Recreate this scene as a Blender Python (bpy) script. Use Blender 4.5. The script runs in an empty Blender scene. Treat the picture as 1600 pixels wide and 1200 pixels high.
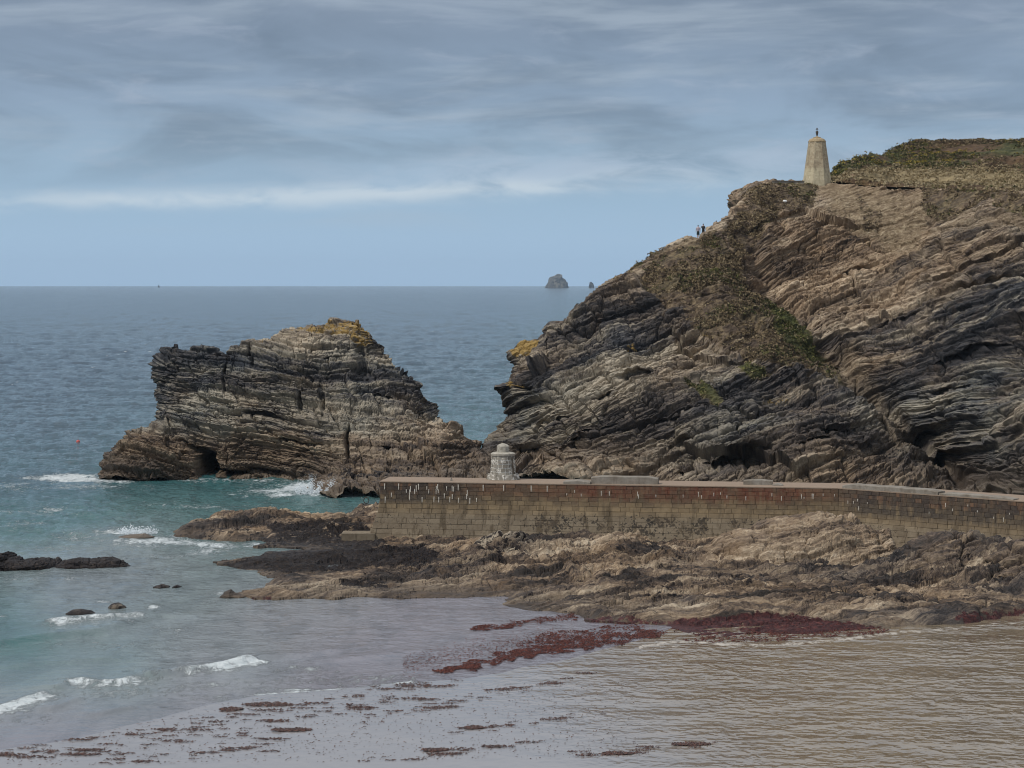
import bpy, math, random
import numpy as np

# ------------------------------------------------------------------ camera, sky, sun
F, H, YE = 3400.0, 22.0, 441.0          # focal length in photo pixels, eye height, eye level
sc = bpy.context.scene
cd = bpy.data.cameras.new("camera")
cam = bpy.data.objects.new("camera", cd)
sc.collection.objects.link(cam)
cam.location = (0, 0, H)
cam.rotation_euler = (math.radians(90), 0, 0)
cd.sensor_width = 36.0
cd.lens = F / 1600 * 36.0
cd.shift_y = (YE - 600) / 1600.0
cd.clip_start = 0.5
cd.clip_end = 60000
sc.camera = cam
sc.view_settings.view_transform = 'Standard'
sc.view_settings.look = 'None'
sc.view_settings.exposure = 0.12
sc.view_settings.gamma = 1.0
sc.view_settings.use_curve_mapping = False
sc.cycles.use_denoising = True
sc.cycles.denoising_prefilter = 'ACCURATE'
sc.cycles.pixel_filter_type = 'BLACKMAN_HARRIS'
sc.cycles.filter_width = 1.05
sc.cycles.use_adaptive_sampling = False
sc.cycles.max_bounces = 6
sc.cycles.volume_bounces = 1

SUN_EL, SUN_AZ = 52.0, -62.0            # degrees; azimuth from +Y (view) towards +X
W = bpy.data.worlds.new("World")
sc.world = W
W.use_nodes = True


class N:
    """tiny node helper"""
    def __init__(s, tree):
        s.t = tree; tree.nodes.clear()

    def n(s, typ, ins=None, **kw):
        nd = s.t.nodes.new(typ)
        for k, v in kw.items():
            setattr(nd, k, v)
        for k, v in (ins or {}).items():
            s.put(nd.inputs[k], v)
        return nd

    def put(s, sock, v):
        if isinstance(v, bpy.types.NodeSocket):
            s.t.links.new(v, sock)
        elif isinstance(v, bpy.types.Node):
            s.t.links.new(v.outputs[0], sock)
        else:
            if isinstance(v, (tuple, list)) and len(v) == 3 and sock.type == 'RGBA':
                v = (*v, 1)
            sock.default_value = v

    def m(s, op, a, b=0.0, c=0.0, clamp=False):
        nd = s.t.nodes.new('ShaderNodeMath'); nd.operation = op; nd.use_clamp = clamp
        s.put(nd.inputs[0], a); s.put(nd.inputs[1], b); s.put(nd.inputs[2], c)
        return nd.outputs[0]

    def vm(s, op, a, b=(0, 0, 0)):
        nd = s.t.nodes.new('ShaderNodeVectorMath'); nd.operation = op
        s.put(nd.inputs[0], a); s.put(nd.inputs[1], b)
        return nd.outputs[0]

    def mix(s, f, a, b, blend='MIX'):
        nd = s.t.nodes.new('ShaderNodeMix'); nd.data_type = 'RGBA'; nd.blend_type = blend
        nd.clamp_factor = True
        s.put(nd.inputs[0], f); s.put(nd.inputs[6], a); s.put(nd.inputs[7], b)
        return nd.outputs[2]

    def ss(s, x, a, b, lo=0.0, hi=1.0):
        nd = s.t.nodes.new('ShaderNodeMapRange'); nd.interpolation_type = 'SMOOTHSTEP'
        s.put(nd.inputs[0], x); s.put(nd.inputs[1], a); s.put(nd.inputs[2], b)
        s.put(nd.inputs[3], lo); s.put(nd.inputs[4], hi)
        return nd.outputs[0]

    def noise(s, vec, scale, detail=4.0, rough=0.55, dist=0.0):
        nd = s.t.nodes.new('ShaderNodeTexNoise')
        s.put(nd.inputs['Vector'], vec); nd.inputs['Scale'].default_value = scale
        nd.inputs['Detail'].default_value = detail; nd.inputs['Roughness'].default_value = rough
        nd.inputs['Distortion'].default_value = dist
        return nd.outputs[0]

    def attr(s, name):
        nd = s.t.nodes.new('ShaderNodeAttribute'); nd.attribute_name = name
        return nd.outputs[2]

    def sep(s, v):
        nd = s.t.nodes.new('ShaderNodeSeparateXYZ'); s.put(nd.inputs[0], v)
        return nd.outputs[0], nd.outputs[1], nd.outputs[2]

    def comb(s, x, y, z):
        nd = s.t.nodes.new('ShaderNodeCombineXYZ')
        s.put(nd.inputs[0], x); s.put(nd.inputs[1], y); s.put(nd.inputs[2], z)
        return nd.outputs[0]

    def pos(s):
        return s.t.nodes.new('ShaderNodeNewGeometry').outputs['Position']

    def ramp(s, f, stops):
        nd = s.t.nodes.new('ShaderNodeValToRGB')
        s.put(nd.inputs[0], f)
        e = nd.color_ramp.elements
        while len(e) < len(stops):
            e.new(0.5)
        for i, (p, c) in enumerate(stops):
            e[i].position = p; e[i].color = (*c, 1)
        return nd.outputs[0]


def build_world():
    g = N(W.node_tree)
    tc = g.n('ShaderNodeTexCoord')
    d = g.vm('NORMALIZE', tc.outputs['Generated'])
    x, y, z = g.sep(d)
    zc = g.m('MAXIMUM', z, 0.004)
    sky = g.n('ShaderNodeTexSky')
    sky.sky_type = 'NISHITA'; sky.sun_disc = False
    sky.sun_elevation = math.radians(SUN_EL); sky.sun_rotation = math.radians(SUN_AZ)
    sky.air_density = 1.0; sky.dust_density = 1.0
    K = 0.1
    skyc = sky.outputs[0]
    # cloud sheet: long level streaks low down, softer billows above
    v1 = g.comb(g.m('MULTIPLY', x, 7.0), g.m('MULTIPLY', y, 7.0), g.m('MULTIPLY', g.m('ADD', zc, g.m('MULTIPLY', x, -0.018)), 60.0))
    n1 = g.noise(v1, 1.0, 5.0, 0.55, 0.3)
    v2 = g.comb(g.m('MULTIPLY', x, 22.0), g.m('MULTIPLY', y, 22.0), g.m('MULTIPLY', zc, 85.0))
    n2 = g.noise(v2, 1.0, 6.0, 0.6, 0.5)
    v3 = g.comb(g.m('MULTIPLY', x, 9.0), g.m('MULTIPLY', y, 9.0), g.m('MULTIPLY', zc, 30.0))
    n3 = g.noise(v3, 1.0, 5.0, 0.55, 0.6)
    grad = g.ramp(g.m('MULTIPLY', zc, 5.0), [
        (0.0, (0.325, 0.475, 0.655)),
        (0.10, (0.325, 0.475, 0.645)),
        (0.19, (0.30, 0.445, 0.60)),
        (0.30, (0.285, 0.405, 0.54)),
        (0.42, (0.25, 0.340, 0.465)),
        (0.56, (0.205, 0.270, 0.368)),
        (0.75, (0.25, 0.30, 0.385)),
        (1.0, (0.42, 0.46, 0.54)),
    ])
    # the thin bright break between the cloud layers
    bz = g.m('SUBTRACT', zc, g.m('ADD', 0.0425, g.m('ADD', g.m('MULTIPLY', x, 0.030), g.m('MULTIPLY', g.m('SUBTRACT', n3, 0.5), 0.016))))
    band = g.m('POWER', 2.718, g.m('MULTIPLY', -1.0, g.m('POWER', g.m('MULTIPLY', g.m('ABSOLUTE', bz), 260.0), 2.0)))
    band = g.m('MULTIPLY', g.m('MULTIPLY', band, g.ss(n2, 0.30, 0.60)), g.ss(g.m('ABSOLUTE', g.m('ADD', x, 0.08)), 0.26, 0.06))
    wide = g.m('MULTIPLY', g.m('MULTIPLY', g.ss(bz, -0.001, 0.004), g.ss(bz, 0.022, 0.008)), g.ss(x, -0.16, 0.0))
    wide = g.m('MULTIPLY', wide, g.ss(n2, 0.30, 0.62))
    dark = g.ss(n3, 0.38, 0.68)
    up = g.ss(zc, 0.03, 0.075)
    c = g.mix(g.m('MULTIPLY', g.m('MULTIPLY', dark, up), 0.62), grad, (0.125, 0.175, 0.245))
    lightm = g.m('MULTIPLY', g.ss(n1, 0.48, 0.72), g.ss(zc, 0.012, 0.05))
    c = g.mix(g.m('MULTIPLY', lightm, 0.55), c, (0.385, 0.455, 0.54))
    c = g.mix(g.m('MULTIPLY', g.m('MULTIPLY', g.ss(n2, 0.52, 0.78), g.ss(zc, 0.02, 0.06)), 0.35), c, (0.40, 0.455, 0.555))
    c = g.mix(g.m('MULTIPLY', wide, 0.6), c, (0.42, 0.52, 0.65))
    c = g.mix(g.m('MULTIPLY', band, 0.72), c, (0.58, 0.66, 0.73))
    # high overcast overhead, out of frame: brighter milky cloud
    hi = g.ss(z, 0.12, 0.36)
    c = g.mix(hi, c, g.mix(g.ss(n3, 0.3, 0.7), (0.50, 0.54, 0.61), (0.62, 0.65, 0.70)))
    # cloud cover over a little clear sky
    cs = g.vm('SCALE', c); cs.node.inputs[3].default_value = 1.0 / K
    f = g.mix(0.93, skyc, cs)
    bg = g.n('ShaderNodeBackground', {'Color': f, 'Strength': K})
    out = g.n('ShaderNodeOutputWorld', {'Surface': bg})


build_world()
sd = bpy.data.lights.new("sun", 'SUN')
sd.energy = 2.4; sd.angle = math.radians(10); sd.color = (1.0, 0.95, 0.87)
sun = bpy.data.objects.new("sun", sd)
sc.collection.objects.link(sun)
el, az = math.radians(SUN_EL), math.radians(SUN_AZ)
# the sun stands on the left, a little on the camera's side
SX, SY, SZ = math.sin(math.radians(-118)) * math.cos(el), math.cos(math.radians(-118)) * math.cos(el), math.sin(el)
from mathutils import Vector, Matrix
sun.rotation_euler = Vector((SX, SY, SZ)).to_track_quat('Z', 'Y').to_euler()
for nd in W.node_tree.nodes:
    if nd.type == 'TEX_SKY':
        nd.sun_rotation = math.radians(-118)

# ------------------------------------------------------------------ helpers
col = sc.collection
rng = np.random.RandomState(7)
random.seed(7)


def P(px, py, Y):
    px = np.asarray(px, float); py = np.asarray(py, float); Y = np.asarray(Y, float)
    px, py, Y = np.broadcast_arrays(px, py, Y)
    return np.stack([(px - 800) / F * Y, Y, H - (py - YE) / F * Y], -1)


def G(px, py, z=0.0):
    """point of the level z seen at photo pixel px, py"""
    Y = (H - z) * F / (np.asarray(py, float) - YE)
    return np.stack(np.broadcast_arrays((np.asarray(px, float) - 800) / F * Y, Y), -1)


def to_px(x, y, z):
    return 800 + F * x / y, YE + F * (H - z) / y


def h32(a, b, c, seed):
    h = (a.astype(np.int64) * 374761393 + b.astype(np.int64) * 668265263 + c.astype(np.int64) * 2147483647 + seed * 1274126177)
    h = (h & 0xffffffff).astype(np.uint32)
    h ^= h >> np.uint32(13); h *= np.uint32(1274126177); h ^= h >> np.uint32(16)
    h *= np.uint32(2246822519); h ^= h >> np.uint32(13)
    return h.astype(np.float32) * np.float32(1 / 4294967295.0)


def vn(x, y, z, seed=0):
    """value noise -1..1"""
    x = np.asarray(x, np.float32); y = np.asarray(y, np.float32); z = np.asarray(z, np.float32)
    x, y, z = np.broadcast_arrays(x, y, z)
    xi, yi, zi = np.floor(x), np.floor(y), np.floor(z)
    fx, fy, fz = x - xi, y - yi, z - zi
    xi = xi.astype(np.int32); yi = yi.astype(np.int32); zi = zi.astype(np.int32)
    fx = fx * fx * (3 - 2 * fx); fy = fy * fy * (3 - 2 * fy); fz = fz * fz * (3 - 2 * fz)
    r = 0
    for dz in (0, 1):
        for dy in (0, 1):
            a = h32(xi, yi + dy, zi + dz, seed); b = h32(xi + 1, yi + dy, zi + dz, seed)
            v = a + (b - a) * fx
            r = r + v * (fy if dy else 1 - fy) * (fz if dz else 1 - fz)
    return r * 2 - 1


def fbm(x, y, z, seed=0, octv=4, gain=0.5):
    r, a, s = 0, 1.0, 1.0
    for i in range(octv):
        r = r + a * vn(x * s + i * 17.3, y * s - i * 9.1, z * s + i * 5.7, seed + i)
        a *= gain; s *= 2.03
    return r


def sst(x, a, b):
    t = np.clip((x - a) / (b - a), 0, 1)
    return t * t * (3 - 2 * t)


def rbf(ctrl, X, Yq, smooth=0.0):
    """linear radial interpolation of (x, y, value)"""
    c = np.asarray(ctrl, float)
    n = len(c)
    d = np.hypot(c[:, None, 0] - c[None, :, 0], c[:, None, 1] - c[None, :, 1])
    A = np.zeros((n + 1, n + 1)); A[:n, :n] = np.sqrt(d * d + smooth * smooth); A[:n, n] = 1; A[n, :n] = 1
    w = np.linalg.solve(A, np.append(c[:, 2], 0))
    out = np.full(X.shape, w[n], np.float32)
    X = X.astype(np.float32); Yq = Yq.astype(np.float32)
    for i in range(n):
        out += np.float32(w[i]) * np.sqrt((X - c[i, 0]) ** 2 + (Yq - c[i, 1]) ** 2 + smooth * smooth)
    return out


def sdpoly(px, py, poly):
    """signed distance, positive inside"""
    p = np.asarray(poly, float)
    d = np.full(px.shape, 1e9, np.float32); ins = np.zeros(px.shape, bool)
    for i in range(len(p)):
        a, b = p[i], p[(i + 1) % len(p)]
        ex, ey = b - a
        t = np.clip(((px - a[0]) * ex + (py - a[1]) * ey) / (ex * ex + ey * ey + 1e-9), 0, 1)
        d = np.minimum(d, np.hypot(px - a[0] - t * ex, py - a[1] - t * ey))
        cnd = ((a[1] > py) != (b[1] > py)) & (px < (b[0] - a[0]) * (py - a[1]) / (b[1] - a[1] + 1e-12) + a[0])
        ins ^= cnd
    return np.where(ins, d, -d)


def dline(px, py, line):
    """distance to a polyline and position along it (0..1)"""
    p = np.asarray(line, float)
    d = np.full(px.shape, 1e9); tt = np.zeros(px.shape)
    n = len(p) - 1
    for i in range(n):
        a, b = p[i], p[i + 1]
        ex, ey = b - a
        t = np.clip(((px - a[0]) * ex + (py - a[1]) * ey) / (ex * ex + ey * ey + 1e-9), 0, 1)
        dd = np.hypot(px - a[0] - t * ex, py - a[1] - t * ey)
        m = dd < d
        d = np.where(m, dd, d); tt = np.where(m, (i + t) / n, tt)
    return d, tt


def link(name, me, mat=None, parent=None):
    o = bpy.data.objects.new(name, me)
    col.objects.link(o)
    if mat is not None and len(me.materials) == 0:
        me.materials.append(mat)
    if parent is not None:
        o.parent = parent
    return o


def mesh_np(name, V, Fc, smooth=False):
    """V (n,3), Fc (m,k) all faces with k corners"""
    me = bpy.data.meshes.new(name)
    V = np.ascontiguousarray(V, np.float32); Fc = np.ascontiguousarray(Fc, np.int32)
    m, k = Fc.shape
    me.vertices.add(len(V)); me.vertices.foreach_set('co', V.ravel())
    me.loops.add(m * k); me.loops.foreach_set('vertex_index', Fc.ravel())
    me.polygons.add(m); me.polygons.foreach_set('loop_start', np.arange(0, m * k, k, dtype=np.int32))
    try:
        me.polygons.foreach_set('loop_total', np.full(m, k, np.int32))
    except Exception:
        pass
    me.polygons.foreach_set('use_smooth', np.full(m, smooth, bool))
    me.update(calc_edges=True)
    return me


def grid_mesh(name, Pt, attrs=None, smooth=False, flip=False, keep=None):
    r, c = Pt.shape[:2]
    idx = np.arange(r * c).reshape(r, c)
    f = np.stack([idx[:-1, :-1], idx[:-1, 1:], idx[1:, 1:], idx[1:, :-1]], -1).reshape(-1, 4)
    if flip:
        f = f[:, ::-1]
    V = Pt.reshape(-1, 3)
    used = None
    if keep is not None:
        kf = keep.reshape(-1)[f].any(1)
        f = f[kf]
        used = np.unique(f)
        mp = np.zeros(r * c, np.int32); mp[used] = np.arange(len(used))
        f = mp[f]; V = V[used]
    me = mesh_np(name, V, f, smooth)
    for k, a in (attrs or {}).items():
        at = me.attributes.new(k, 'FLOAT', 'POINT')
        a = np.asarray(a, np.float32).reshape(-1)
        if used is not None:
            a = a[used]
        at.data.foreach_set('value', np.ascontiguousarray(a))
    return me


def tag(o, label=None, cat=None, group=None, kind=None):
    if label: o['label'] = label
    if cat: o['category'] = cat
    if group: o['group'] = group
    if kind: o['kind'] = kind
    return o


def grid_normals(Pt):
    du = np.gradient(Pt, axis=1); dv = np.gradient(Pt, axis=0)
    n = np.cross(du, dv)
    n /= np.linalg.norm(n, axis=-1, keepdims=True) + 1e-9
    return n


def curve(pts, t):
    """resample polyline by arc length at t (0..1)"""
    p = np.asarray(pts, float)
    s = np.concatenate([[0], np.cumsum(np.hypot(*(p[1:] - p[:-1]).T))]); s /= s[-1]
    return np.stack([np.interp(t, s, p[:, 0]), np.interp(t, s, p[:, 1])], -1)


def coons(bottom, top, left, right, nu, nv):
    u = np.linspace(0, 1, nu); v = np.linspace(0, 1, nv)
    B, T, L, R = curve(bottom, u), curve(top, u), curve(left, v), curve(right, v)
    U = u[None, :, None]; Vv = v[:, None, None]
    S = (1 - Vv) * B[None] + Vv * T[None] + (1 - U) * L[:, None] + U * R[:, None]
    S -= (1 - U) * (1 - Vv) * B[0] + U * (1 - Vv) * B[-1] + (1 - U) * Vv * T[0] + U * Vv * T[-1]
    return S[..., 0], S[..., 1]


def strata(Pt, dip, seed, scales, warp=(1.1, 0.28, 0.05), pitch=0.12, joint=1.0):
    """relief of broken tilted beds. returns coarse and fine displacement (m) and bedding coordinates"""
    x, y, z = Pt[..., 0], Pt[..., 1], Pt[..., 2]
    sd_, cd_ = math.sin(dip), math.cos(dip)
    s = -sd_ * x + cd_ * z + pitch * y
    y = y * 0.45
    a = cd_ * x + sd_ * z + 0.35 * y
    s = s + warp[0] * vn(x / 24, y / 24, z / 18, seed) + warp[1] * vn(x / 6.5, y / 6.5, z / 5, seed + 1) + warp[2] * vn(x / 1.1, y / 1.1, z / 0.8, seed + 2)
    parts = []
    for i, (h, A) in enumerate(scales):
        t = s / h + 0.13 * vn(a / (h * 3.2), y / (h * 3.2), z / (h * 3.2), seed + 10 + i) + i * 3.7
        k = np.floor(t); fr = t - k
        L = h * 3.2
        jj = a / L + 9 * h32(k, k * 0, k * 0, seed + 30 + i) + 0.35 * vn(a / h, s / h, y / h, seed + 40 + i) + 0.35 * (fr - .5) * (h32(k, k * 0, k * 0, seed + 35 + i) - .5) * 2
        kj = np.floor(jj); fj = jj - kj
        v = h32(k, kj, k * 0, seed + 50 + i)
        thick = 0.08 + 0.2 * h32(k, kj, k * 0 + 1, seed + 55 + i)
        prof = np.minimum(fr / thick, 1.0) * (1 - (0.3 + 0.6 * h32(k, kj, k * 0 + 2, seed + 56 + i)) * fr)
        slant = (fj - 0.5) * (h32(k, kj, k * 0 + 3, seed + 57 + i) - 0.5) * 0.8
        d = 1.0 * (v - 0.5) + 0.8 * (prof - 0.45) + slant
        d = d - joint * 0.45 * np.exp(-((np.minimum(fj, 1 - fj)) * L / (0.08 + 0.05 * h)) ** 2) * (h < 3)
        parts.append(A * d)
    big = sum(parts[:2])
    fin = sum(parts[2:]) if len(parts) > 2 else 0
    rough = 0.20 * np.abs(vn(a / 2.6, y / 2.6, s / 0.50, seed + 70)) + 0.12 * vn(a / 1.3, y / 1.3, s / 0.20, seed + 71) + 0.09 * vn(a / 0.5, y / 0.5, s / 0.12, seed + 72)
    k = min(1.0, scales[0][0] / 4.0)
    return big, fin + rough * k, s, a


# ------------------------------------------------------------------ materials
def principled(name):
    m = bpy.data.materials.new(name); m.use_nodes = True
    g = N(m.node_tree)
    b = g.n('ShaderNodeBsdfPrincipled')
    g.n('ShaderNodeOutputMaterial', {'Surface': b.outputs[0]})
    return m, g, b


def bump(g, b, h, dist, strength=1.0):
    nd = g.n('ShaderNodeBump', {'Height': h, 'Distance': dist, 'Strength': strength})
    g.put(b.inputs['Normal'], nd.outputs[0])
    return nd


def rock_material(name, dip=0.35):
    m, g, b = principled(name)
    p = g.pos(); x, y, z = g.sep(p)
    bed, warm, wet, veg = g.attr('bed'), g.attr('warm'), g.attr('wet'), g.attr('veg')
    green, lich, soil, weed, red = g.attr('green'), g.attr('lichen'), g.attr('soil'), g.attr('weed'), g.attr('red')
    sc_ = g.attr('bedco')
    fine = g.noise(g.comb(g.m('MULTIPLY', x, 0.28), g.m('MULTIPLY', y, 0.28), g.m('MULTIPLY', sc_, 3.2)), 1.0, 7.0, 0.7)
    blot = g.noise(p, 0.35, 6.0, 0.62)
    grain = g.noise(p, 3.5, 5.0, 0.7)
    vfine = g.noise(g.comb(g.m('MULTIPLY', x, 0.6), g.m('MULTIPLY', y, 0.6), g.m('MULTIPLY', sc_, 8.0)), 1.0, 4.0, 0.7)
    t = g.m('ADD', g.m('MULTIPLY', bed, 0.60), g.m('MULTIPLY', fine, 0.70))
    t = g.m('ADD', t, g.m('MULTIPLY', g.m('SUBTRACT', vfine, 0.6), 0.9))
    t = g.m('ADD', t, g.m('MULTIPLY', g.m('SUBTRACT', blot, 0.5), 0.7))
    t = g.m('ADD', t, g.m('MULTIPLY', g.m('SUBTRACT', grain, 0.5), 0.5))
    cool = g.ramp(t, [(0.24, (0.016, 0.019, 0.025)), (0.43, (0.044, 0.048, 0.055)), (0.58, (0.102, 0.102, 0.096)), (0.75, (0.205, 0.192, 0.158)), (0.95, (0.34, 0.310, 0.25))])
    hot = g.ramp(t, [(0.24, (0.034, 0.026, 0.020)), (0.42, (0.092, 0.063, 0.043)), (0.58, (0.195, 0.136, 0.086)), (0.76, (0.325, 0.240, 0.158)), (0.95, (0.50, 0.40, 0.285))])
    c = g.mix(warm, cool, hot)
    # rusty iron stain on some beds
    rs = g.m('MULTIPLY', g.ss(g.noise(g.comb(x, y, g.m('MULTIPLY', sc_, 1.6)), 0.22, 4.0, 0.6), 0.56, 0.72), g.m('ADD', 0.12, g.m('MULTIPLY', warm, 0.4)))
    c = g.mix(rs, c, (0.20, 0.125, 0.065))
    # wet, weed-blackened rock near the sea
    c = g.mix(g.m('MULTIPLY', wet, 0.75), c, g.mix(grain, (0.035, 0.026, 0.020), (0.105, 0.075, 0.050)))
    # scree / earth
    gs = g.noise(p, 1.1, 8.0, 0.75)
    c = g.mix(soil, c, g.ramp(gs, [(0.3, (0.070, 0.048, 0.030)), (0.5, (0.175, 0.128, 0.078)), (0.62, (0.33, 0.265, 0.175)), (0.75, (0.52, 0.46, 0.36))]))
    # plant cover
    vg = g.noise(p, 0.9, 7.0, 0.72)
    heath = g.ramp(vg, [(0.3, (0.030, 0.021, 0.017)), (0.48, (0.085, 0.060, 0.040)), (0.6, (0.17, 0.125, 0.075)), (0.75, (0.32, 0.26, 0.16))])
    grn = g.ramp(vg, [(0.3, (0.016, 0.020, 0.007)), (0.55, (0.060, 0.066, 0.016)), (0.75, (0.13, 0.125, 0.032))])
    vc = g.mix(green, heath, grn)
    vf = g.ss(g.m('ADD', veg, g.m('MULTIPLY', g.m('SUBTRACT', g.noise(p, 0.8, 6.0, 0.7), 0.5), 1.6)), 0.38, 0.58)
    c = g.mix(vf, c, vc)
    ln = g.ss(g.m('ADD', lich, g.m('MULTIPLY', g.m('SUBTRACT', g.noise(p, 1.6, 6.0, 0.7), 0.5), 1.8)), 0.45, 0.65)
    c = g.mix(g.m('MULTIPLY', ln, 0.85), c, g.mix(grain, (0.17, 0.11, 0.03), (0.40, 0.26, 0.07)))
    # seaweeds on the low rocks
    wn = g.noise(p, 1.4, 6.0, 0.72)
    wf = g.ss(g.m('ADD', weed, g.m('MULTIPLY', g.m('SUBTRACT', wn, 0.5), 2.0)), 0.42, 0.62)
    c = g.mix(wf, c, g.mix(g.ss(grain, 0.45, 0.75), (0.010, 0.007, 0.007), (0.045, 0.030, 0.020)))
    rf = g.ss(g.m('ADD', red, g.m('MULTIPLY', g.m('SUBTRACT', wn, 0.5), 2.0)), 0.42, 0.60)
    c = g.mix(rf, c, g.mix(g.ss(grain, 0.4, 0.75), (0.030, 0.008, 0.009), (0.12, 0.035, 0.030)))
    g.put(b.inputs['Base Color'], c)
    r = g.m('SUBTRACT', 0.88, g.m('MULTIPLY', wet, 0.30))
    g.put(b.inputs['Roughness'], r)
    b.inputs['Specular IOR Level'].default_value = 0.3
    hgt = g.m('ADD', g.m('MULTIPLY', grain, 0.5), g.m('MULTIPLY', fine, 1.0))
    bump(g, b, hgt, 0.22, 0.9)
    return m


M_ROCK = rock_material('slate rock')
ROCK_ATTRS = ('bed', 'bedco', 'warm', 'wet', 'veg', 'green', 'lichen', 'soil', 'weed', 'red')


def rattrs(shape, **kw):
    d = {k: np.zeros(shape, np.float32) for k in ROCK_ATTRS}
    for k, v in kw.items():
        d[k] = np.clip(v, -200, 200) if k == 'bedco' else np.clip(v, -.3, 1.3) if k == 'bed' else np.clip(v, 0, 1)
    return d


def bedtone(s, a, y, seed):
    return np.clip(0.5 + 0.45 * vn(s / 4.5, a / 22, y / 22, seed + 3) + 0.42 * vn(s / 1.6, a / 20, y / 20, seed) + 0.40 * vn(s / 0.6, a / 9, y / 9, seed + 1) + 0.26 * vn(s / 0.25, a / 4, y / 4, seed + 2), -0.25, 1.25)


def pad(Pt, nl, nt, nr=0, left=(0, 0, 0), top=(0, 0, 0), right=(0, 0, 0), topfun=None):
    """carry the face round its left, right and top edges to the back. rows run bottom to top"""
    r, c = Pt.shape[:2]
    if nt:
        t = (np.arange(1, nt + 1) / nt)[:, None]
        if topfun is None:
            add = np.asarray(top)[None, None, :] * np.stack([t, t, t ** 2.2], -1)
        else:
            add = topfun(t, Pt[-1])
        Pt = np.concatenate([Pt, Pt[-1:] + add], 0)
    if nl:
        t = (np.arange(nl, 0, -1) / nl)[None, :, None]
        Pt = np.concatenate([Pt[:, :1] + np.asarray(left) * t, Pt], 1)
    if nr:
        t = (np.arange(1, nr + 1) / nr)[None, :, None]
        Pt = np.concatenate([Pt, Pt[:, -1:] + np.asarray(right) * t], 1)
    return Pt

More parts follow.
